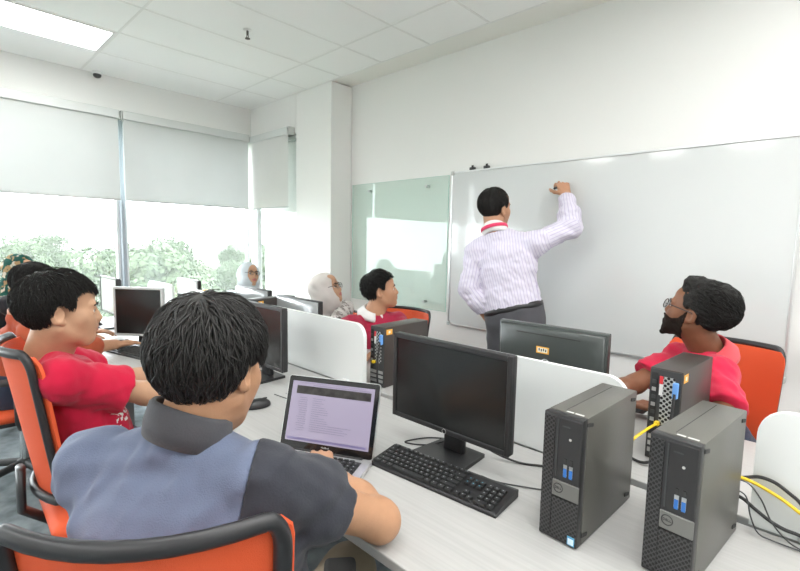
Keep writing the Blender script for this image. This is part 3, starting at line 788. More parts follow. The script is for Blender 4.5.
cable('thin dark cable looping down beside the right near tower', [(-.152, 1.358, .830), (-.122, 1.362, .819), (-.108, 1.356, .774), (-.091, 1.352, .742), (-.062, 1.352, .736), (-.018, 1.352, .735), (.04, 1.35, .734)], .0018, M_DKGREY)
cable('thin dark cable on the desk behind the laptop', [(-1.75, 1.05, ZD+.01), (-1.66, 1.07, zc), (-1.56, 1.10, zc-.002), (-1.45, 1.07, zc-.002), (-1.36, 1.06, zc-.002)], .0022, M_DKGREY)
cable('thin pale cable on the desk just above the laptop corner', [(-1.74, 1.10, zc), (-1.62, 1.13, zc-.002), (-1.50, 1.16, zc-.002), (-1.40, 1.15, zc-.002)], .002, M_LEG)

# ------------------------------------------------------------------ task chairs
m_chairframe = mat('black_chair_frame', (.022, .022, .024), .38)
m_greyframe = mat('grey_chair_frame', (.16, .165, .17), .38)
def chair(label, loc, rotz, fm=None, arms=True):
    """local: sitter faces +Y, origin on the floor below the seat"""
    fm = fm or m_chairframe
    t = thing('office_chair', label, 'chair', loc, rotz, 'orange office chairs along the bench desk')
    def bp(x, z):                                             # curved back surface
        k = (z-.50)/.5
        return Vector((x, -.225-.085*k+.16*x*x*10, z))
    w0, w1, zb, zt = .195, .215, .53, 1.0
    ring = []
    P = rrect(-1, 0, 1, 1, .12, 6)
    for (a, b) in P:
        z = zb+(zt-zb)*b; ring.append((a*(w0+(w1-w0)*b), z))
    # resample straight runs so the frame bends with the back
    rs = []
    for i in range(len(ring)):
        a, b = ring[i], ring[(i+1) % len(ring)]
        n = max(1, int(math.hypot(a[0]-b[0], a[1]-b[1])/.04))
        for k in range(n): rs.append((a[0]+(b[0]-a[0])*k/n, a[1]+(b[1]-a[1])*k/n))
    bm = B(); tube(bm, [bp(x*.945, z-.004) for x, z in rs], 1, 10, True, flat=(.015, .012, (0, 1, 0))); obj('back_frame', bm, fm, t, True)
    nx, nz = 18, 20; G = []; bm = B()
    for s in (0, 1):
        g = []
        for j in range(nz+1):
            v = j/nz; z = zb-.002+(zt-zb-.010)*v; ww = w0+(w1-w0)*v+.003; c = .055
            dz = max(0, c-(z-zb), c-(zt-z)); ww -= c-math.sqrt(max(0, c*c-dz*dz)) if dz > 0 else 0
            g.append([bm.verts.new(bp(ww*(2*i/nx-1), z)+Vector((0, .020-.009*s, 0))) for i in range(nx+1)])
        G.append(g)
    for s in (0, 1):
        for j in range(nz):
            for i in range(nx): bm.faces.new((G[s][j][i], G[s][j][i+1], G[s][j+1][i+1], G[s][j+1][i]))
    for j in range(nz):
        for i in (0, nx): bm.faces.new((G[0][j][i], G[0][j+1][i], G[1][j+1][i], G[1][j][i]))
    for i in range(nx):
        for j in (0, nz): bm.faces.new((G[0][j][i], G[0][j][i+1], G[1][j][i+1], G[1][j][i]))
    obj('back_mesh', bm, M_ORANGE, t, True, 50)
    bm = B(); tube(bm, [(0, -.02, .40), (0, -.20, .405), (0, -.265, .46), (0, -.262, .60)], 1, 10, flat=(.035, .014, (0, .4, 1))); obj('back_support', bm, fm, t, True)
    bm = B(); bx(bm, (0, .02, .445), (.47, .46, .07), .03, 4)
    for v in bm.verts:
        if v.co.z > .45: v.co.z += -.25*(v.co.x**2)*.4-.05*max(0, v.co.y-.1)
    obj('seat', bm, M_ORANGE, t, True)
    bm = B(); bx(bm, (0, .02, .40), (.42, .40, .03), .012, 2); bx(bm, (0, 0, .375), (.16, .22, .05), .01, 2); obj('seat_pan', bm, M_BLACKM, t, True, 40)
    if arms:
        for s in (-1, 1):
            bm = B(); tube(bm, [(s*.16, -.02, .385), (s*.27, -.02, .395), (s*.285, -.03, .46), (s*.285, -.03, .64)], 1, 10, flat=(.022, .012, (0, 0.01, 1)) if False else None) if False else tube(bm, [(s*.16, -.02, .385), (s*.26, -.02, .39), (s*.285, -.03, .43), (s*.285, -.03, .64)], .016, 10)
            ar = obj('armrest', bm, fm, t, True)
            bm = B(); bx(bm, (s*.285, .0, .652), (.075, .24, .026), .012, 3); obj('arm_pad', bm, M_RUBBER, ar, True)
    bm = B(); cyl(bm, (0, 0, .10), (0, 0, .36), .026, .022); obj('gas_lift', bm, M_CHROME, t, True, 40)
    bm = B()
    lathe(bm, [(.045, .075), (.045, .11), (.03, .125)])
    for k in range(5):
        a = 2*PI*k/5+.3; d = Vector((math.cos(a), math.sin(a), 0))
        tube(bm, [d*.03+Vector((0, 0, .10)), d*.16+Vector((0, 0, .095)), d*.29+Vector((0, 0, .075))], [.024, .020, .015], 8)
    obj('star_base', bm, M_BLACKM, t, True, 50)
    for k in range(5):
        a = 2*PI*k/5+.3; d = Vector((math.cos(a), math.sin(a), 0)); q = Vector((-d.y, d.x, 0))
        bm = B()
        for s in (-1, 1): cyl(bm, d*.29+q*(s*.009)+Vector((0, 0, .028)), d*.29+q*(s*.024)+Vector((0, 0, .028)), .028, n=16)
        cyl(bm, d*.29+Vector((0, 0, .04)), d*.29+Vector((0, 0, .075)), .008); obj('caster', bm, M_BLACKM, t, True, 40)
    return t
CH = chair('orange mesh chair with black frame holding the person in the blue vest', (-.905, .368, 0), R2(50))
# ------------------------------------------------------------------ implicit-surface modelling (numpy surface nets)
def A3(v): return np.array(v, float)
def nrm(v): v = A3(v); return v/max(1e-9, np.linalg.norm(v))
def yawdir(d): a = math.radians(d); return A3((math.sin(a), math.cos(a), 0))
def yawright(d): a = math.radians(d); return A3((math.cos(a), -math.sin(a), 0))
def smin(a, b, k):
    h = np.maximum(k-np.abs(a-b), 0); return np.minimum(a, b)-h*h/(4*k)
def smax(a, b, k): return -smin(-a, -b, k)
class Field:
    def __init__(s, lo, hi, h):
        s.lo, s.h = A3(lo), h; s.n = np.ceil((A3(hi)-s.lo)/h).astype(int)+1
        s.D = np.full(s.n, .5, np.float32)
    def sub(s, lo, hi):
        i0 = np.clip(np.floor((A3(lo)-s.lo)/s.h).astype(int), 0, s.n); i1 = np.clip(np.ceil((A3(hi)-s.lo)/s.h).astype(int)+1, 0, s.n)
        if np.any(i1 <= i0): return None, None
        ax = [s.lo[a]+s.h*np.arange(i0[a], i1[a]) for a in range(3)]
        P = np.stack(np.meshgrid(*ax, indexing='ij'), -1).astype(np.float32)
        return tuple(slice(i0[a], i1[a]) for a in range(3)), P
    def put(s, sl, d, k, op):
        c = s.D[sl]
        s.D[sl] = smin(c, d, k) if op == 'u' else smax(c, -d if op == 's' else d, k)
    def cone(s, a, b, r1, r2, k=.02, op='u', sq=None):
        a, b = A3(a), A3(b); m = max(r1, r2)*(1.0 if sq is None else 1.6)+k+3*s.h
        sl, P = s.sub(np.minimum(a, b)-m, np.maximum(a, b)+m)
        if sl is None: return
        ab = b-a; L = ab@ab; pa = P-a; t = np.clip((pa@ab)/max(L, 1e-9), 0, 1)
        q = pa-t[..., None]*ab
        if sq is not None:                                    # flattened section: (axis, factor)
            ax, f = nrm(sq[0]), sq[1]; q = q+(q@ax)[..., None]*ax*(1/f-1)
        s.put(sl, np.linalg.norm(q, axis=-1)-(r1+(r2-r1)*t), k, op)
    def ell(s, c, r, R=None, k=.02, op='u'):
        c, r = A3(c), A3(r); m = r.max()+k+3*s.h
        sl, P = s.sub(c-m, c+m)
        if sl is None: return
        q = P-c
        if R is not None: q = q@R
        k0 = np.linalg.norm(q/r, axis=-1); k1 = np.linalg.norm(q/(r*r), axis=-1)
        s.put(sl, k0*(k0-1)/np.maximum(k1, 1e-6), k, op)
    def fn(s, f, k=.004, op='s', lo=None, hi=None):
        sl, P = s.sub(s.lo if lo is None else lo, s.lo+s.h*s.n if hi is None else hi)
        if sl is None: return
        s.put(sl, f(P), k, op)
    def fold(s, amp, freq, seed=0, d=(.5, .3, 1), lim=.03):
        sl, P = s.sub(s.lo, s.lo+s.h*s.n)
        g = np.random.default_rng(seed); acc = 0
        for i in range(5):
            v = nrm(A3(d)+g.normal(size=3)*.55)*freq*g.uniform(.6, 1.7); w = g.normal(size=3)*freq*.4
            acc = acc+np.sin(P@v+1.6*np.sin(P@w+g.uniform(0, 6))+g.uniform(0, 6))
        s.D += (np.abs(s.D) < lim)*acc.astype(np.float32)*(amp/2.2)
    def mesh(s):
        D = s.D; n = D.shape; S = D < 0
        cor = [(i, j, k) for i in (0, 1) for j in (0, 1) for k in (0, 1)]
        sl = lambda c: tuple(slice(c[a], n[a]-1+c[a]) for a in range(3))
        cnt = sum(S[sl(c)].astype(np.int8) for c in cor)
        act = (cnt > 0) & (cnt < 8); idx = np.argwhere(act)
        if len(idx) == 0: return np.zeros((0, 3)), np.zeros((0, 4), int)
        pos = np.zeros((len(idx), 3)); num = np.zeros(len(idx))
        for a in range(3):
            for c in cor:
                if c[a]: continue
                e = list(c); e[a] = 1
                p, q = idx+c, idx+e; v0 = D[p[:, 0], p[:, 1], p[:, 2]]; v1 = D[q[:, 0], q[:, 1], q[:, 2]]
                x = (v0 < 0) != (v1 < 0); t = v0[x]/(v0[x]-v1[x])
                pos[x] += A3(c); pos[x, a] += t; num[x] += 1
        V = s.lo+s.h*(idx+pos/num[:, None])
        vid = np.full([m-1 for m in n], -1, np.int64); vid[act] = np.arange(len(idx))
        Fs = []
        for a in range(3):
            b, c = (a+1) % 3, (a+2) % 3
            lo = [slice(None)]*3; hi = [slice(None)]*3; lo[a] = slice(0, n[a]-1); hi[a] = slice(1, n[a])
            X = S[tuple(lo)] != S[tuple(hi)]
            e = np.argwhere(X); e = e[(e[:, b] > 0) & (e[:, c] > 0) & (e[:, b] < n[b]-1) & (e[:, c] < n[c]-1)]
            q = []
            for (db, dc) in ((-1, -1), (0, -1), (0, 0), (-1, 0)):
                w = e.copy(); w[:, b] += db; w[:, c] += dc; q.append(vid[w[:, 0], w[:, 1], w[:, 2]])
            q = np.stack(q, 1); ins = S[e[:, 0], e[:, 1], e[:, 2]]
            q[~ins] = q[~ins][:, ::-1]; Fs.append(q)
        return V, np.concatenate(Fs)
def npmesh(name, parts, mats, parent=None, matfn=None):
    """parts: list of (V,F) joined into one mesh; matfn(face centres)->material index"""
    off = 0; VV, FF = [], []
    for V, F in parts: VV.append(V); FF.append(np.asarray(F)+off); off += len(V)
    V = np.concatenate(VV); F = np.concatenate(FF)
    me = bpy.data.meshes.new(name); me.vertices.add(len(V)); me.vertices.foreach_set('co', V.astype(np.float32).ravel())
    me.loops.add(F.size); me.loops.foreach_set('vertex_index', F.ravel().astype(np.int32))
    me.polygons.add(len(F)); me.polygons.foreach_set('loop_start', np.arange(0, F.size, 4, dtype=np.int32))
    me.polygons.foreach_set('use_smooth', np.ones(len(F), bool))
    for m in (mats if isinstance(mats, (list, tuple)) else [mats]): me.materials.append(m)
    if matfn is not None:
        me.polygons.foreach_set('material_index', matfn(V[F].mean(1)).astype(np.int32))
    me.update(calc_edges=True); me.validate()
    o = bpy.data.objects.new(name, me); COL.objects.link(o)
    if parent: o.parent = parent
    return o
def keep_faces(V, F, m):
    F = F[m]; u, inv = np.unique(F, return_inverse=True); return V[u], inv.reshape(F.shape)

# ------------------------------------------------------------------ figure
M_EYE = mat('eye_white', (.75, .72, .68), .25); M_IRIS = mat('dark_iris', (.02, .012, .01), .15)
M_HAIR = mat('black_hair', (.011, .010, .009), .58, spec=.3, bump=(260, .8))
M_HAIRB = mat('soft_black_hair', (.016, .0145, .0135), .5, spec=.4)
M_FRAME = mat('dark_spectacle_frame', (.02, .018, .018), .3)
def skin(name, c): return mat(name, c, .5, spec=.35, bump=(300, .06), vary=(25, .06))
def lipc(name, c): return mat(name, c, .45)
class Head:
    def __init__(s, c, yaw, pitch=0, roll=0, sc=1.0):
        s.c, s.s = A3(c), sc
        f = yawdir(yaw)*math.cos(math.radians(pitch))+A3((0, 0, math.sin(math.radians(pitch)))); r = yawright(yaw); u = np.cross(r, f)
        a = math.radians(roll); r, u = r*math.cos(a)+u*math.sin(a), u*math.cos(a)-r*math.sin(a)
        s.R = np.stack([r, f, u], 1)                          # local -> world
    def w(s, p): return s.c+s.R@(A3(p)*s.s)
    def loc(s, P): return ((P-s.c)@s.R)/s.s
def head_field(F, H, neck, male=True, jaw=1.0):
    s = H.s; W = H.w; R = H.R; E = lambda c, r, k=.02, op='u': F.ell(W(c), A3(r)*s, R, k*s, op)
    C = lambda a, b, r1, r2, k=.02, op='u': F.cone(W(a), W(b), r1*s, r2*s, k*s, op)
    E((0, -.014, .036), (.074, .094, .080))
    E((0, .026, -.030), (.060*jaw, .060, .074), .03)
    for x in (-1, 1):
        C((x*.052*jaw, -.004, -.050), (x*.018, .058, -.096), .017, .016, .03)
        E((x*.040, .050, -.020), (.024, .024, .024), .03)
    E((0, .064, -.094), (.024, .024, .020), .02); E((0, .030, .055), (.058, .058, .045), .03)
    C((-.036, .078, .022), (.036, .078, .022), .012, .012, .014)
    for x in (-1, 1): E((x*.031, .100, .003), (.017, .011, .011), .010, 's')
    C((0, .086, .012), (0, .1020, -.027), .0070, .0098, .012); E((0, .064, -.050), (.038, .028, .036), .035)
    for x in (-1, 1): E((x*.0122, .094, -.0295), (.0080, .009, .0075), .006)
    for x in (-1, 1): E((x*.031, .0745, .002), (.0165, .016, .0150), .004)
    for x in (-1, 1): E((x*.0345, .092, .0015), (.0155, .0145, .0062), .002, 's')
    C((-.018, .090, -.0555), (.018, .090, -.0555), .0052, .0052, .006); C((-.006, .0965, -.055), (.006, .0965, -.055), .0058, .0058, .006)
    C((-.015, .087, -.066), (.015, .087, -.066), .006, .006, .006); C((-.004, .0945, -.066), (.004, .0945, -.066), .0062, .0062, .006)
    C((-.022, .1005, -.0605), (.022, .1005, -.0605), .0026, .0026, .002, 's')
    E((0, .100, -.078), (.016, .008, .006), .006, 's')
    for x in (-1, 1):
        E((x*.077, -.016, -.006), (.008, .019, .030), .006); E((x*.083, -.010, -.004), (.006, .011, .019), .004, 's')
        E((x*.074, -.002, -.028), (.007, .008, .010), .006)
    nb = A3(neck)
    F.cone(W((0, -.022, -.045)), nb, .051*s*(1 if male else .86), .057*s*(1 if male else .86), .03)
    F.cone(W((0, -.005, -.075)), nb+(W((0, .03, -.14))-W((0, 0, -.14))), .042*s, .048*s, .03)
def hand_geo(F, w, d, n, side, curl=.5, sc=1.0, pinch=False):
    """side=+1 right, -1 left; d wrist->fingers, n out of the palm"""
    w, d = A3(w), nrm(d); n = A3(n); n = nrm(n-d*(n@d)); t = np.cross(n, d)*(-side)      # towards the thumb
    L = [.073, .081, .075, .060]; R0 = [.0088, .0090, .0086, .0078]
    for i in range(4):
        k = w+(d*(.088-.006*abs(i-1.2))+t*(.030-.0205*i))*sc
        F.cone(w+t*(.016-.0115*i)*sc, k, .0145*sc, .0115*sc, .012)
        p, a = k, 0.0; r = R0[i]*sc
        for j, (fr, bend) in enumerate(((.45, .75), (.31, .95), (.24, .7))):
            c = curl*(1.25 if (pinch and i > 1) else 1.0)
            a += bend*c; q = p+(d*math.cos(a)+n*math.sin(a)+t*(.07*(1.2-i))*(1-c*.5))*L[i]*fr*sc
            F.cone(p, q, r, r*.9, .003); p, r = q, r*.9
    p = w+(d*.018+t*.020)*sc
    for (v, l, r1, r2) in (((.55, .75, .25), .045, .0135, .0115), ((.85, .38, .30+.3*curl), .034, .0110, .0095), ((.95, .05, .3+.5*curl), .028, .0095, .0078)):
        q = p+nrm(d*v[0]+t*v[1]+n*v[2])*l*sc; F.cone(p, q, r1*sc, r2*sc, .006); p = q
def cap_z(y):                                                 # hairline height by depth (head-local)
    return np.interp(y, [-.11, -.06, -.036, -.026, -.014, .0, .014, .027, .037, .060, .085, .11], [-.070, -.068, -.052, .006, .024, .025, .008, .004, .048, .068, .076, .082])
def hair(H, m, parent, t=(.010, .012, .014), n=420, length=.07, lift=.010, seed=1, fringe=0.0, zoff=0.0, h=.0045, rad=.0026, whorl=(0, -.06, .12), flow=None, extra=None, name='hair', over=.012, lk=None, nape=True):
    R0 = A3((.076+t[0], .096+t[1], .082+t[2])); C0 = A3((0, -.014, .036))
    e = .15
    F = Field(H.c-e, H.c+e, h)
    F.ell(H.w(C0), R0*H.s, H.R, .001)
    if extra: extra(F, H)
    def zline(y): return cap_z(y)+zoff*np.clip((-.02-y)/.03, 0, 1)-fringe*np.clip((y-.066)/.025, 0, 1)
    def mask(P): q = H.loc(P); return (zline(q[..., 1])-q[..., 2])*H.s*.8
    F.fn(mask, .012, 'i')
    F.ell(H.w((0, .075, -.05)), A3((.068, .06, .085))*H.s, H.R, .01, 's')
    if nape: F.ell(H.w((0, -.150, -.105)), A3((.13, .078, .085))*H.s, H.R, .02, 's')
    F.fold((.0028 if extra is None else .0030), 95 if extra is None else 150, seed, (1, .4, .2), .02)
    parts = [F.mesh()]
    if lk: C0, R0 = A3(lk[0]), A3(lk[1])
    g = np.random.default_rng(seed); V, Q = [], []; cnt = 0; tries = 0; W0 = A3(whorl); S = 4; nv = 0
    while cnt < n and tries < n*8:
        tries += 1
        u = g.normal(size=3); u /= np.linalg.norm(u); p = C0+u*R0
        if p[2] < zline(p[1])+.004: continue
        ln = length*g.uniform(.55, 1.2); st = 6; pts = []; lf = lift*g.uniform(.2, 1.2); wig = g.normal(size=3)*.35
        for j in range(st+1):
            if j > 1 and p[2] < zline(p[1])-(over if p[1] < -.035 else .003+over*.5*(p[1] > .05)): break
            if nape and ((p-A3((0, -.150, -.105)))**2/A3((.13, .078, .085))**2).sum() < 1: break
            pts.append(p.copy())
            nn = (p-C0)/(R0*R0); nn /= np.linalg.norm(nn)
            f = (p-W0) if flow is None else flow(p)
            f = f/np.linalg.norm(f)+wig*.8+A3((0, 0, -.35)); f -= nn*(f@nn); f /= max(1e-6, np.linalg.norm(f))
            p = p+f*ln/st
            q = (p-C0)/R0; p = C0+q/np.linalg.norm(q)*R0*(1+lf/.09*math.sin(min(1, (j+1)/st)*2.2)*.8)
        st = len(pts)-1
        if st < 2: continue
        cnt += 1; r = rad*g.uniform(.6, 1.2); b0 = nv
        ring = []
        for j, pt in enumerate(pts):
            dd = pts[min(j+1, st)]-pts[max(j-1, 0)]; dd /= max(1e-6, np.linalg.norm(dd)); nn = (pt-C0)/(R0*R0); nn /= np.linalg.norm(nn); s2 = np.cross(dd, nn)
            rr = r*(1.0-.88*(j/st)**1.6)*(.55 if j == 0 else 1)
            for a in range(S): ring.append(pt+(s2*math.cos(2*PI*a/S)*1.25+nn*math.sin(2*PI*a/S)*.7)*rr)
        V.append(np.array(ring)); nv += len(ring)
        for j in range(st):
            for a in range(S): Q.append((b0+j*S+a, b0+j*S+(a+1) % S, b0+(j+1)*S+(a+1) % S, b0+(j+1)*S+a))
    if V:
        VV = np.concatenate(V)*H.s@H.R.T+H.c; parts.append((VV, np.array(Q)))
    return npmesh(name, parts, m, parent)
def face_bits(H, parent, glasses=None, brow=M_HAIR, gsc=1.0):
    for x in (-1, 1):
        b = B(); q = bmesh.ops.create_uvsphere(b, u_segments=16, v_segments=12, radius=.0138*H.s)
        M = Matrix.Translation(H.w((x*.032, .0745, .002))) @ Matrix(H.R.tolist()).to_4x4()
        for f in b.faces:
            c = f.calc_center_median().normalized()
            f.material_index = 1 if c.y > .82 else 0
        b.transform(M); obj('eye', b, [M_EYE, M_IRIS], parent, True)
        b = B(); tube(b, [H.w((x*.012, .0955, .019)), H.w((x*.029, .0945, .0245)), H.w((x*.048, .0830, .020))], [.0032*H.s, .0042*H.s, .0022*H.s], 6); obj('eyebrow', b, brow, parent, True)
    if glasses:
        b = B(); w, hh = .0235*gsc, .019*gsc
        for x in (-1, 1):
            tube(b, [H.w((x*.033+w*math.cos(a*PI/10), .106-.12*abs(x*.033+w*math.cos(a*PI/10))**1.4, .002+hh*math.sin(a*PI/10))) for a in range(20)], .0020*H.s, 6, True)
            tube(b, [H.w((x*(.033+w), .098, .006)), H.w((x*.072, .070, .010)), H.w((x*.079, -.012, .010)), H.w((x*.078, -.03, -.005))], .0020*H.s, 6)
        tube(b, [H.w((-.0095, .107, .006)), H.w((0, .110, .009)), H.w((.0095, .107, .006))], .0018*H.s, 6)
        g = obj('spectacles', b, M_FRAME, parent, True)
        b = B()
        for x in (-1, 1):
            vs = [b.verts.new(H.w((x*.033+w*.95*math.cos(a*PI/10), .106-.12*abs(x*.033+w*math.cos(a*PI/10))**1.4, .002+hh*.95*math.sin(a*PI/10)))) for a in range(20)]
            b.faces.new(vs)
        obj('lens', b, glass_mat('clear_lens', (.93, .95, .95), .8), g)
def make_J(d):
    J = dict(d); f, r = yawdir(d['yaw']), yawright(d['yaw']); sw = d.get('sw', .175); N = A3(d['neck'])
    J['f'], J['r'] = f, r
    for s, k in ((1, 'shR'), (-1, 'shL')):
        J[k] = A3(d[k]) if k in d else N+r*s*sw+A3((0, 0, -d.get('sd', .075)))+f*.015
    P = A3(d['pelvis']); J['up'] = nrm(N-P)
    if 'kneeR' not in d:
        ly = d.get('legyaw', d['yaw']); lf, lr = yawdir(ly), yawright(ly)
        for s, k in ((1, 'R'), (-1, 'L')):
            hip = P+lr*s*.09+A3((0, 0, -.02)); J['hip'+k] = hip
            J['knee'+k] = hip+lf*.40+lr*s*.04+A3((0, 0, -.03)); J['knee'+k][2] = .50
            J['ank'+k] = J['knee'+k]+lf*d.get('ankf', .02); J['ank'+k][2] = .09; J['lf'] = lf
    else:
        for s, k in ((1, 'R'), (-1, 'L')): J['hip'+k] = P+r*s*.09+A3((0, 0, -.03)); J['knee'+k] = A3(d['knee'+k]); J['ank'+k] = A3(d['ank'+k])
        J['lf'] = f
    for k in ('elR', 'elL', 'wrR', 'wrL'): J[k] = A3(d[k])
    return J
def torso(F, J, g=0.0, ts=1.0, k=.04, bust=0.0):
    arm_ts = ts; ts = ts*J.get('tw', 1.0)
    P, N = A3(J['pelvis']), A3(J['neck']); u = J['up']; L = np.linalg.norm(N-P); sv = J['shR']-J['shL']; r = nrm(sv-u*(sv@u)); f = nrm(np.cross(u, r))
    R = np.stack([r, f, u], 1); J['TR'] = R
    M = (J['shR']+J['shL'])/2; cw = (np.linalg.norm(sv)/2)/.175
    F.ell(P+u*.02, A3((.155*ts, .112*ts, .12))+g, R, k)
    F.ell(P+u*L*.36+f*.012, A3((.135*ts, .100*ts, .17))+g, R, k)
    F.ell(P+(M-P)*.70+f*.004, A3((.150*ts*cw**.5, .106*ts, .15))+g, R, k)
    F.ell(M-u*.055, A3((.135*ts*cw, .086*ts, .085))+g, R, k)
    if bust:
        for s in (-1, 1): F.ell(P+u*L*.66+f*.09+r*s*.065, A3((.06, .05, .06))*bust+g, R, k)
    for s in (J['shR'], J['shL']):
        F.cone(N-u*.035, s-u*.004, .040*arm_ts+g*.7, .044*arm_ts+g*.8, .03); F.ell(s-u*.012, A3((.046, .048, .050))*arm_ts+g, None, .03)
def arm(F, J, s, g=0.0, t=1.0, ts=1.0, k=.032):
    """t: how far down the arm (1 = elbow, 2 = wrist)"""
    S, E, W = J['sh'+s], J['el'+s], J['wr'+s]
    e = S+(E-S)*min(1, t)
    F.cone(S, e, .046*ts+g, (.046-.006*min(1, t))*ts+g, k)
    if t > 1:
        m = E+(W-E)*.35*min(1, (t-1)*2); w = E+(W-E)*(t-1)
        F.cone(E, m, .040*ts+g, .040*ts+g, k); F.cone(m, w, .040*ts+g, .029*ts+g*.8, k)
def legs(F, J, g=0.0, end=1.0, k=.03):
    for s in 'RL':
        H, K, A = J['hip'+s], J['knee'+s], J['ank'+s]
        F.cone(H, K, .082+g, .060+g, k); m = K+(A-K)*.35
        F.cone(K, m, .057+g, .056+g, k); F.cone(m, K+(A-K)*end, .056+g, .036+g, k)
def bounds(J, pad=.2, keys=None):
    pts = [J[k] for k in (keys or ('pelvis', 'neck', 'shR', 'shL', 'elR', 'elL', 'wrR', 'wrL', 'hipR', 'hipL', 'kneeR', 'kneeL', 'ankR', 'ankL'))]
    pts = np.array([A3(p) for p in pts]); return pts.min(0)-pad, pts.max(0)+pad
def person(label, d, sk, lipm, group=None):
    """returns (root, J, H): one continuous body with eyes and eyebrows"""
    J = make_J(d); H = Head(d['head'], d['hyaw'], d.get('hpitch', 0), d.get('hroll', 0), d.get('hs', 1.0))
    base = A3(d['pelvis']); root = thing('person', label, 'person', (0, 0, 0), 0, group)
    ts = d.get('ts', 1.0); hh = d.get('h', .005)
    lo, hi = bounds(J, .15); F = Field(lo, hi, .008)
    torso(F, J, -.006, ts)
    for s in 'RL': arm(F, J, s, 0, 2, ts)
    legs(F, J)
    for s in 'RL': F.cone(J['ank'+s]-A3((0, 0, .03)), J['ank'+s]+J['lf']*.12-A3((0, 0, .055)), .034, .028, .02)
    F.cone(H.w((0, -.022, -.05)), J['neck'], .052*H.s, .056*H.s, .02)
    parts = [F.mesh()]
    F = Field(np.minimum(H.c-.15, A3(J['neck'])-.07), np.maximum(H.c+.15, A3(J['neck'])+.07), hh*.72)
    head_field(F, H, J['neck'], d.get('male', True), d.get('jaw', 1.0)); parts.append(F.mesh())
    for s, sg in (('R', 1), ('L', -1)):
        if d.get('hand'+s) is None: continue
        dr, nn, curl = d['hand'+s][:3]
        w = J['wr'+s]; F = Field(w-.21, w+.21, max(.0030, hh*.62))
        F.cone(w-nrm(w-J['el'+s])*.03, w, .0315*ts, .029*ts, .01); hand_geo(F, w+nrm(dr)*.012, dr, nn, sg, curl, d.get('handsc', 1.0)*ts**.3, len(d['hand'+s]) > 3)
        parts.append(F.mesh())
    def mf(c):
        q = H.loc(c); e = (q[:, 0]/.0235)**2+((q[:, 2]+.0605)/.0125)**2
        return ((e < 1) & (q[:, 1] > .082)).astype(int)
    npmesh('body', parts, [sk, lipm], root, mf)
    face_bits(H, root, d.get('glasses'), d.get('browm', M_HAIR), d.get('gsc', 1.0))
    return root, J, H
def shirt(J, root, m, name='shirt', g=.012, sleeve=.62, ts=1.0, hem=-.06, fold=.004, h=.007, split=None, seed=2, slv_g=.010, matfn=None, bust=0.0, hem_flare=0.0, ext=None):
    lo, hi = bounds(J, .2, ('pelvis', 'neck', 'shR', 'shL', 'elR', 'elL', 'wrR', 'wrL')); F = Field(lo, hi, h)
    torso(F, J, g, ts, .04, bust)
    for s in 'RL': arm(F, J, s, g+slv_g*.5, sleeve, ts, .03)
    if sleeve <= 1:                                           # cut the cuff square
        for s in 'RL':
            S, E = J['sh'+s], J['el'+s]; ax = nrm(E-S); e = S+(E-S)*sleeve
            F.cone(S+(E-S)*sleeve*.6, e, .044*ts+g+slv_g*.8, .044*ts+g+slv_g*1.2, .03)
            F.fn(lambda P, e=e, ax=ax, S=S: np.maximum(-((P-e)@ax), np.linalg.norm((P-S)-((P-S)@ax)[..., None]*ax, axis=-1)-(.044*ts+g+slv_g*1.2+.014)), .004, 's', e-.13, e+.13)
    else:
        for s in 'RL':
            E, W = J['el'+s], J['wr'+s]; ax = nrm(W-E); e = E+(W-E)*(sleeve-1); F.fn(lambda P, e=e, ax=ax: -((P-e)@ax), .004, 's', e-.07, e+.07)
    P0, u, N = A3(J['pelvis']), J['up'], A3(J['neck'])
    if ext: ext(F, J)
    F.fold(fold, 48, seed, (.3, .3, 1)); F.fold(fold*.45, 120, seed+1, (.6, .2, .8))
    F.fn(lambda P: -((P-(P0+u*hem))@(-u)), .006, 's', P0-.35, P0+.35)
    F.ell(N+u*.068+J['f']*.022, A3((.055, .057, .050)), J['TR'], .01, 's')
    if split is None: return npmesh(name, [F.mesh()], m, root, matfn)
    D = F.D; sl, P = F.sub(lo, hi); cut = np.full(D.shape, -1.0, np.float32); ds = {}
    for s in 'RL':
        S, E = J['sh'+s], J['el'+s]; out = J['TR'][:, 0]*(1 if s == 'R' else -1); ax = nrm(out*.85+nrm(E-S)*.55)
        ds[s] = np.minimum((P-S)@ax-split[1 if s == 'R' else 2]-.25*((P-S)@J['TR'][:, 1])**2, .34-np.linalg.norm(P-S, axis=-1)); cut = np.maximum(cut, ds[s])
    F.D = np.maximum(D, cut).astype(np.float32); o = npmesh(name, [F.mesh()], m, root)
    for s in 'RL': F.D = np.maximum(D-.0012, -ds[s]).astype(np.float32); npmesh('sleeve', [F.mesh()], split[0], root)
    return o
def trousers(J, root, m, g=.014, end=.96, ts=1.0, top=.09, h=.009):
    lo, hi = bounds(J, .2, ('pelvis', 'hipR', 'hipL', 'kneeR', 'kneeL', 'ankR', 'ankL')); F = Field(lo, hi, h)
    P0 = A3(J['pelvis']); u = J['up']
    F.ell(P0+u*.0, A3((.160*ts, .115*ts, .13))+g*.8, J['TR'], .04); F.ell(P0+u*.07, A3((.152*ts, .110*ts, .12))+g*.8, J['TR'], .04); legs(F, J, g, end)
    F.fold(.004, 30, 4, (.3, .3, 1)); F.fn(lambda P: -((P-(P0+u*top))@u), .006, 's', P0-.4, P0+.4)
    npmesh('trousers', [F.mesh()], m, root)
def shoes(J, root, m):
    for s in 'RL':
        A = J['ank'+s]; F = Field(A-.3, A+.3, .008); f = J['lf']
        F.cone(A-f*.05+A3((0, 0, -.045)), A+f*.13+A3((0, 0, -.055)), .036, .033, .02); F.cone(A, A+f*.05+A3((0, 0, -.045)), .045, .04, .03)
        F.fn(lambda P: .002-P[..., 2], .004, 'i'); npmesh('shoe', [F.mesh()], m, root)
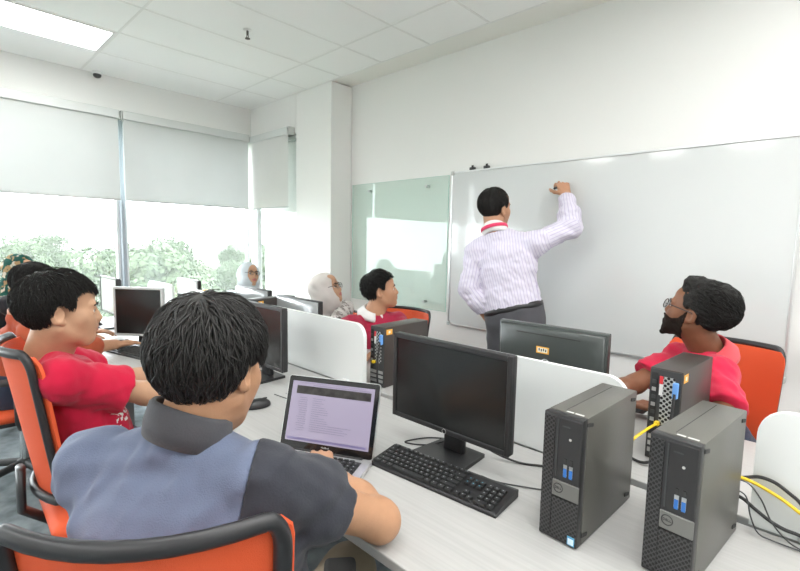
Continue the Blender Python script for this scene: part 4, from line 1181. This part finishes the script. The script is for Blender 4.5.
def collar(J, H, root, m, r=.066, h=.040, spread=.020, gap=32, name='collar', dz=-.015, tk=.004, back=1.0):
    N = A3(J['neck']); u = nrm(nrm(H.w((0, -.02, -.05))-N)*.75+J['up']*.4); f = nrm(J['f']-u*(J['f']@u)); rr = np.cross(f, u); C = N+u*dz
    b = B(); rings = []; n = 44; prof = [(0, -.030), (-.004, h*.6), (-.002, h), (.004, h+.004), (.009, h*.9), (spread+.004, -.002), (spread+.002, -.030)]
    for i in range(n+1):
        a = math.radians(gap+(360-2*gap)*i/n); d = f*math.cos(a)+rr*math.sin(a)
        w = .5-.5*math.cos(a); low = -.028*(1-w)
        rings.append([b.verts.new(C+d*(r+p[0])*(1.06-.06*math.cos(2*a))+u*(p[1]*(.75+.25*w*back)+low)) for p in prof])
    k = len(prof)
    for A, Bq in zip(rings, rings[1:]):
        for j in range(k): b.faces.new((A[j], A[(j+1) % k], Bq[(j+1) % k], Bq[j]))
    b.faces.new(rings[0]); b.faces.new(rings[-1][::-1])
    return obj(name, b, m, root, True)
def neckband(J, H, root, m, r=.057, name='neckband', rad=.007, drop=.035):
    N = A3(J['neck']); u = nrm(J['up']+nrm(H.c-N)*.4); f = nrm(J['f']-u*(J['f']@u)); rr = np.cross(f, u)
    b = B(); tube(b, [N+u*(.008-drop*(.5+.5*math.cos(a*PI/18)))+f*math.cos(a*PI/18)*r*1.05+f*.012+rr*math.sin(a*PI/18)*r for a in range(36)], rad, 8, True)
    return obj(name, b, m, root, True)
def hijab(J, H, root, m, fold=.004, drape=1.0, seed=3, h=.006):
    N = A3(J['neck']); lo = np.minimum(H.c, N)-.30; hi = np.maximum(H.c, N)+.26; F = Field(lo, hi, h); s = H.s
    F.ell(H.w((0, -.018, .026)), A3((.096, .118, .105))*s, H.R, .03); F.ell(H.w((0, .0, -.055)), A3((.085, .095, .085))*s, H.R, .04)
    F.cone(H.w((0, -.015, -.09)), N+A3((0, 0, -.02)), .085*s, .098*s, .05)
    F.ell(N+A3((0, 0, -.07))+J['f']*.02, A3((.165, .115, .085))*drape, J['TR'], .06); F.ell(N+A3((0, 0, -.12))+J['f']*.075, A3((.11, .055, .11))*drape, J['TR'], .05)
    F.fold(fold, 46, seed, (.2, .5, .9))
    F.ell(H.w((0, .115, -.004)), A3((.062, .078, .092))*s, H.R, .006, 's'); F.ell(H.w((0, .0, 0)), A3((.060, .09, .085))*s, H.R, .004, 's')
    npmesh('headscarf', [F.mesh()], m, root)
def beard(H, neck, root, m, off=.0045):
    F = Field(H.c-.14, H.c+.14, .0035); head_field(F, H, neck); F.D = F.D-off*H.s
    def side(P): q = H.loc(P); return q[..., 2]-np.interp(q[..., 1], [0, .012, .03, .05, .07, .12], [.012, .004, -.030, -.042, -.040, -.040])
    F.fn(side, .006, 'i'); F.fn(lambda P: -(H.loc(P)[..., 1]-.002), .006, 'i')
    F.fn(lambda P: -(H.loc(P)[..., 2]+.118+.55*np.clip(.085-H.loc(P)[..., 1], 0, 1)*0), .004, 'i')
    F.ell(H.w((0, .100, -.0605)), A3((.024, .030, .0095))*H.s, H.R, .004, 's'); F.ell(H.w((0, .10, -.030)), A3((.03, .03, .016))*H.s, H.R, .004, 's')
    F.cone(H.w((0, .072, -.108)), H.w((0, .086, -.124)), .022, .013, .02); F.fold(.0016, 150, 3, (0, .2, 1), .02)
    npmesh('beard', [F.mesh()], m, root)
# ------------------------------------------------------------------ the people
SK1 = skin('warm_tan_skin', (.45, .245, .142)); SK2 = skin('light_tan_skin', (.50, .29, .18)); SK3 = skin('deep_brown_skin', (.20, .085, .045)); SK4 = skin('mid_tan_skin', (.47, .25, .15))
LP1 = lipc('muted_lip', (.40, .16, .12)); LP3 = lipc('brown_lip', (.16, .06, .045)); LPR = lipc('red_lip', (.42, .13, .11))
def cloth(n, c, b=(260, .12), v=(7, .10)): return mat(n, c, .85, spec=.15, bump=b, vary=v, sheen=.15)
C_DENIM = cloth('faded_blue_denim', (.130, .155, .230), (420, .25), (5, .16)); C_CHAR = cloth('charcoal_jersey', (.036, .038, .048)); C_COLLAR = cloth('dark_grey_collar', (.070, .070, .078))
C_RED = cloth('crimson_cotton', (.50, .012, .045)); C_POLO = cloth('red_polo_cotton', (.53, .018, .055)); C_POLOC = cloth('coral_collar', (.80, .10, .12)); C_RUST = cloth('rust_cotton', (.40, .085, .04)); C_MAROON = cloth('maroon_cotton', (.36, .02, .055))
C_WHITE = cloth('white_cotton', (.78, .77, .76)); C_KHAKI = cloth('khaki_twill', (.33, .27, .19)); C_DARKTR = cloth('charcoal_trouser_cloth', (.085, .085, .095)); C_JEAN = cloth('dark_jean', (.04, .05, .08)); C_BLACKCL = cloth('black_cloth', (.02, .02, .024))
C_PALE = cloth('pale_blue_grey_scarf', (.52, .57, .60)); C_OFFW = cloth('off_white_scarf', (.62, .58, .55)); C_GREENF = pattern_mat('green_floral_scarf', [(.012, .07, .055), (.014, .085, .065), (.012, .07, .055), (.45, .42, .34), (.012, .06, .05), (.30, .20, .10)], 34)
C_FLOR = pattern_mat('grey_floral_blouse', [(.62, .58, .56), (.30, .26, .25), (.66, .62, .60), (.14, .12, .12), (.50, .45, .44), (.68, .64, .62)], 40); C_PALEBL = cloth('pale_blue_blouse', (.62, .67, .70))
M_SHOE = mat('dark_shoe_leather', (.03, .028, .027), .4)

# --- boy in blue vest, seen from behind
d = dict(head=(-.855, .380, 1.172), neck=(-.858, .332, 1.060), pelvis=(-.825, .365, .60), yaw=-30, hyaw=-29, hpitch=-12, hs=1.05, tw=1.27,
         shR=(-.722, .412, .975), shL=(-1.030, .225, .965), elR=(-.716, .698, .782), wrR=(-1.000, .752, .778), elL=(-1.110, .405, .77), wrL=(-1.130, .600, .780),
         handR=((-.88, .47, -.02), (0, 0, -1), .30), handL=((-.25, 1, 0), (0, 0, -1), .45), h=.0045, ts=1.06)
p, J, H = person('person in blue-backed vest with dark sleeves and collar, seen from behind at the open laptop', d, SK1, LP1)
shirt(J, p, C_DENIM, 'vest', .018, .47, 1.04, -.04, .0045, .006, split=(C_CHAR, -.026, .075), seed=5, slv_g=.010)
collar(J, H, p, C_COLLAR, .060, .036, .009, 24, dz=.024)
trousers(J, p, C_KHAKI); shoes(J, p, M_SHOE)
hair(H, M_HAIRB, p, (.013, .014, .015), 3200, .075, .011, 11, fringe=.030, zoff=-.034, nape=False, h=.004, rad=.0021)

# --- boy in crimson T-shirt, in profile on the left
d = dict(head=(-1.885, .325, 1.164), neck=(-1.930, .285, 1.030), pelvis=(-1.93, .460, .56), yaw=-2, hyaw=5, hpitch=-2, hs=1.05, shR=(-1.770, .295, .960), shL=(-2.100, .305, .955), ts=.98,
         elR=(-1.835, .565, .835), wrR=(-1.800, .800, .787), elL=(-2.20, .560, .82), wrL=(-2.06, .790, .785), handR=((-.2, 1, 0), (0, 0, -1), .3), handL=((.3, 1, 0), (0, 0, -1), .3), h=.0045)
p, J, H = person('person in plain crimson T-shirt sitting in profile with both arms on the desk', d, SK2, LP1)
def chest_print(c):                                         # white printed motif low on the shirt front
    q = c-A3(J['pelvis']); a, f, z = q@J['TR'][:, 0], q@J['TR'][:, 1], q@J['up']
    pat = (np.sin(a*210+2*np.sin(z*160))+np.sin(z*230+1.7*np.sin(a*120))) > .35
    return ((np.abs(a) < .125) & (f > .05) & (z > .17) & (z < .30) & pat).astype(int)
shirt(J, p, [C_RED, C_WHITE], 'shirt', .014, .66, .98, -.08, .0034, .0065, seed=9, slv_g=.016, matfn=chest_print)
neckband(J, H, p, C_RED); trousers(J, p, C_JEAN); shoes(J, p, M_SHOE)
hair(H, M_HAIR, p, (.010, .012, .014), 2000, .070, .010, 21, fringe=.022, zoff=-.048, h=.004, rad=.0024)

# --- boy in rust sleeves behind him, reaching for a mouse
d = dict(head=(-3.275, .455, 1.130), neck=(-3.34, .385, .98), pelvis=(-3.33, .31, .56), yaw=6, hyaw=22, hpitch=-4, shR=(-3.17, .415, .875), shL=(-3.52, .42, .875),
         elR=(-2.985, .575, .80), wrR=(-3.03, .775, .785), elL=(-3.60, .62, .80), wrL=(-3.56, .74, .785), handR=((-.35, 1, -.05), (0, 0, -1), .25), handL=((.4, 1, 0), (0, 0, -1), .3), h=.0055)
p, J, H = person('person in rust sleeves reaching over the desk, hidden behind the person in crimson T-shirt', d, SK4, LP1)
shirt(J, p, C_RUST, 'shirt', .014, 1.60, 1.0, -.08, .004, .008, seed=12)
trousers(J, p, C_JEAN); shoes(J, p, M_SHOE); hair(H, M_HAIR, p, (.010, .012, .014), 700, .07, .008, 23, fringe=.02)

# --- person in green floral headscarf at the far left
d = dict(head=(-4.27, .51, 1.150), neck=(-4.34, .44, 1.0), pelvis=(-4.33, .36, .58), yaw=8, hyaw=62, hpitch=0, male=False, hs=.96, sw=.15, ts=.9, elR=(-4.10, .50, .80), wrR=(-4.16, .74, .785), elL=(-4.56, .50, .80), wrL=(-4.48, .74, .785),
         handR=((-.1, 1, 0), (0, 0, -1), .3), handL=((.1, 1, 0), (0, 0, -1), .3), h=.006)
p, J, H = person('person in dark green floral headscarf at the far left edge by the window', d, SK2, LP1)
hijab(J, H, p, C_GREENF); shirt(J, p, C_BLACKCL, 'blouse', .018, 1.9, .9, -.25, .004, .009, bust=.9); trousers(J, p, C_BLACKCL); shoes(J, p, M_SHOE)

# --- person in pale blue headscarf by the window corner
d = dict(head=(-3.98, 2.13, 1.075), neck=(-4.02, 2.13, .935), pelvis=(-4.04, 2.22, .56), yaw=150, legyaw=175, hyaw=88, hpitch=14, hroll=6, male=False, hs=.97, sw=.15, ts=.9, glasses=True, elR=(-4.18, 1.98, .80), wrR=(-4.05, 1.84, .785), elL=(-3.78, 2.0, .80), wrL=(-3.88, 1.84, .785),
         handR=((.4, -1, 0), (0, 0, -1), .3), handL=((-.4, -1, 0), (0, 0, -1), .3), h=.0055, yoff=0)
p, J, H = person('person in pale blue headscarf and glasses looking up, near the window corner', d, SK2, LPR)
hijab(J, H, p, C_PALE); shirt(J, p, C_PALEBL, 'blouse', .018, 1.9, .9, -.25, .004, .009, bust=.9); trousers(J, p, C_BLACKCL); shoes(J, p, M_SHOE)

# --- person in off-white headscarf, profile
d = dict(head=(-2.845, 2.165, 1.035), neck=(-2.90, 2.155, .895), pelvis=(-2.95, 2.24, .55), yaw=112, legyaw=172, hyaw=60, hpitch=20, male=False, hs=1.06, sw=.185, sd=.025, ts=.95, glasses=True, elR=(-3.02, 1.97, .80), wrR=(-2.86, 1.86, .785), elL=(-2.62, 2.08, .80), wrL=(-2.70, 1.86, .785),
         handR=((.4, -1, 0), (0, 0, -1), .3), handL=((-.4, -1, 0), (0, 0, -1), .3), h=.0055)
p, J, H = person('person in off-white headscarf and grey floral blouse, in profile with glasses', d, SK2, LPR)
hijab(J, H, p, C_OFFW, .004, .55); shirt(J, p, C_FLOR, 'blouse', .020, 1.9, .92, -.25, .004, .009, bust=.9); trousers(J, p, C_BLACKCL); shoes(J, p, M_SHOE)

# --- boy in maroon shirt with white collar
d = dict(head=(-2.155, 2.080, 1.095), neck=(-2.185, 2.045, .955), pelvis=(-2.20, 2.20, .56), yaw=105, legyaw=160, hyaw=42, hpitch=10, elR=(-2.30, 1.84, .81), wrR=(-2.12, 1.76, .785), elL=(-1.92, 2.12, .80), wrL=(-1.88, 1.88, .785), sw=.165,
         handR=((1, -.1, 0), (0, 0, -1), .3), handL=((.1, -1, 0), (0, 0, -1), .3), h=.0048)
p, J, H = person('person in maroon shirt with white collar looking up, beside the rear-facing computer tower', d, SK4, LP1)
shirt(J, p, C_MAROON, 'shirt', .016, .7, 1.0, -.08, .004, .008, seed=31); collar(J, H, p, C_WHITE, .058, .036, .034, 16, dz=.004)
trousers(J, p, C_JEAN); shoes(J, p, M_SHOE); hair(H, M_HAIR, p, (.008, .010, .016), 1100, .045, .016, 33, zoff=.0, h=.0045)

# --- instructor writing on the board
d = dict(head=(-1.655, 2.615, 1.640), neck=(-1.628, 2.582, 1.500), pelvis=(-1.465, 2.60, .955), yaw=-8, hyaw=6, hpitch=8, hroll=-4, hs=1.12, shR=(-1.375, 2.650, 1.425), shL=(-1.735, 2.545, 1.365), ts=1.12,
         elR=(-1.222, 2.800, 1.525), wrR=(-1.318, 2.925, 1.728), elL=(-1.748, 2.490, 1.120), wrL=(-1.625, 2.555, .925), handR=((-.45, .30, .84), (-.5, .75, -.45), .72, 1), handL=((.38, .25, -.88), (1, .2, .2), .3),
         kneeR=(-1.38, 2.60, .50), kneeL=(-1.56, 2.60, .50), ankR=(-1.36, 2.58, .09), ankL=(-1.58, 2.56, .09), h=.0048)
p, J, H = person('person standing in lilac striped shirt, writing on the whiteboard with raised right arm', d, SK4, LP1)
def stripes():
    m = mat('lilac_striped_cotton', (.66, .62, .72), .8, spec=.15, bump=(300, .08)); nt = m.node_tree; b = nt.nodes['Principled BSDF']
    at = nt.nodes.new('ShaderNodeAttribute'); at.attribute_name = 'stripe'
    mu = nt.nodes.new('ShaderNodeMath'); mu.operation = 'MULTIPLY'; mu.inputs[1].default_value = 60
    fr = nt.nodes.new('ShaderNodeMath'); fr.operation = 'FRACT'
    r = nt.nodes.new('ShaderNodeValToRGB'); r.color_ramp.interpolation = 'LINEAR'; e = r.color_ramp.elements
    while len(e) < 4: e.new(.5)
    for q, (ps, c) in zip(e, ((.0, (.66, .63, .72)), (.62, (.65, .62, .72)), (.72, (.44, .38, .56)), (.92, (.64, .61, .71)))): q.position = ps; q.color = (*c, 1)
    nt.links.new(at.outputs['Fac'], mu.inputs[0]); nt.links.new(mu.outputs[0], fr.inputs[0]); nt.links.new(fr.outputs[0], r.inputs['Fac']); nt.links.new(r.outputs['Color'], b.inputs['Base Color'])
    return m
so = shirt(J, p, stripes(), 'shirt', .018, 1.94, 1.06, .062, .0036, .006, seed=41, slv_g=.010, ext=lambda F, J: F.ell(A3(J['pelvis'])+J['up']*.11, A3((.181, .134, .13)), J['TR'], .06))
me = so.data; V = np.zeros(len(me.vertices)*3); me.vertices.foreach_get('co', V); V = V.reshape(-1, 3)
st = (V-A3(J['pelvis']))@J['TR'][:, 0]
for s in 'RL':                                              # on the sleeves the stripes run along the arm
    S, E, W = J['sh'+s], J['el'+s], J['wr'+s]
    for a, b2 in ((S, E), (E, W)):
        ax = nrm(b2-a); t = (V-a)@ax; q = V-a-t[:, None]*ax; x = nrm(np.cross(ax, (.2, .3, .9))); y = np.cross(ax, x)
        on = (t > (.07 if a is S else 0)) & (t < np.linalg.norm(b2-a)+.03) & (np.linalg.norm(q, axis=1) < .085)
        st[on] = np.arctan2(q[on]@y, q[on]@x)*.055
at = me.attributes.new('stripe', 'FLOAT', 'POINT'); at.data.foreach_set('value', st.astype(np.float32))
collar(J, H, p, C_WHITE, .058, .040, .014, 20, dz=.008)
trousers(J, p, C_DARKTR, .014, 1.0, 1.10, .080); shoes(J, p, M_SHOE)
u = J['up']; c = A3(J['pelvis'])+u*.055; b = B(); r0, f0 = J['TR'][:, 0], J['TR'][:, 1]
tube(b, [c+r0*math.cos(a*PI/24)*.186+f0*math.sin(a*PI/24)*.139 for a in range(48)], 1, 8, True, flat=(.006, .019, tuple(u))); obj('belt', b, mat('black_belt_leather', (.015, .015, .016), .35), p, True)
cc = A3(J['neck'])+u*.012; b = B(); M_LAN = cloth('pink_red_lanyard', (.72, .06, .14))
tube(b, [cc+r0*math.cos(a*PI/16)*.084+f0*(math.sin(a*PI/16)*.086+.002)+u*(-.012*math.sin(a*PI/16)) for a in range(32)], 1, 8, True, flat=(.003, .011, tuple(u)))
obj('lanyard', b, M_LAN, p, True)
hair(H, M_HAIR, p, (.005, .008, .007), 1100, .035, .003, 43, zoff=.004, h=.0045, rad=.0022)
mk = thing('marker_pen', 'short black marker pen in the raised hand at the whiteboard', 'pen', (-1.395, 2.965, 1.800))
b = B(); cyl(b, (.012, -.075, -.02), (0, .018, .0), .008); obj('barrel', b, M_BLACK, mk, True, 40)
b = B(); cyl(b, (0, .018, 0), (-.005, .055, .008), .0045, .003); obj('tip', b, M_DKGREY, mk, True, 40)

# --- bearded man in red polo
d = dict(head=(-.418, 2.205, 1.150), neck=(-.372, 2.255, 1.000), pelvis=(-.345, 2.33, .58), yaw=-140, legyaw=-170, hyaw=-82, hpitch=16, hroll=0, hs=1.0, shR=(-.490, 2.345, .925), shL=(-.310, 2.150, .930), ts=.96,
         elR=(-.610, 2.150, .815), wrR=(-.690, 1.955, .785), elL=(-.250, 1.925, .805), wrL=(-.445, 1.972, .787), handR=((-.6, -.8, 0), (0, 0, -1), .3), handL=((-1, .05, 0), (0, 0, -1), .4), glasses=True, h=.0045)
p, J, H = person('person with glasses in red polo shirt looking back towards the whiteboard', d, SK3, LP3)
shirt(J, p, C_POLO, 'polo_shirt', .011, .74, .98, -.08, .0045, .0065, seed=51, slv_g=.014); collar(J, H, p, C_POLOC, .064, .044, .030, 26)
trousers(J, p, C_JEAN); shoes(J, p, M_SHOE)
def quiff(F, H):
    s = H.s
    F.ell(H.w((0, .020, .115)), A3((.058, .060, .034))*s, H.R, .02); F.ell(H.w((0, -.060, .105)), A3((.064, .065, .045))*s, H.R, .02); F.ell(H.w((0, -.105, .055)), A3((.062, .040, .055))*s, H.R, .02)
hair(H, M_HAIR, p, (.006, .010, .012), 1500, .06, .012, 53, zoff=.0, h=.0042, rad=.0024, flow=lambda q: A3((q[0]*.4, -1, .15)), extra=quiff, lk=((0, -.048, .050), (.079, .098, .092)))
beard(H, J['neck'], p, mat('dark_brown_beard', (.020, .013, .010), .85, spec=.15, bump=(900, .5)))

# ------------------------------------------------------------------ chairs for the rest
dup(CH, (-1.935, .462, 0), R2(-2), 'orange mesh chair behind the person in crimson T-shirt').scale.z = 1.06
dup(CH, (-3.34, .37, 0), R2(-4), 'orange chair of the person in rust sleeves, at the left edge')
dup(CH, (-4.33, .42, 0), R2(-4), 'orange chair of the person in dark green floral headscarf')
dup(CH, (-.355, 2.245, 0), R2(178), 'orange mesh chair behind the person in red polo')
dup(CH, (-2.27, 2.24, 0), R2(184), 'orange chair behind the person in maroon shirt').scale.z = .92
dup(CH, (-2.95, 2.235, 0), R2(184), 'orange chair of the person in off-white headscarf').scale.z = .82
dup(CH, (-4.04, 2.235, 0), R2(182), 'orange chair of the person in pale blue headscarf').scale.z = .82
CH.scale.z = 1.0
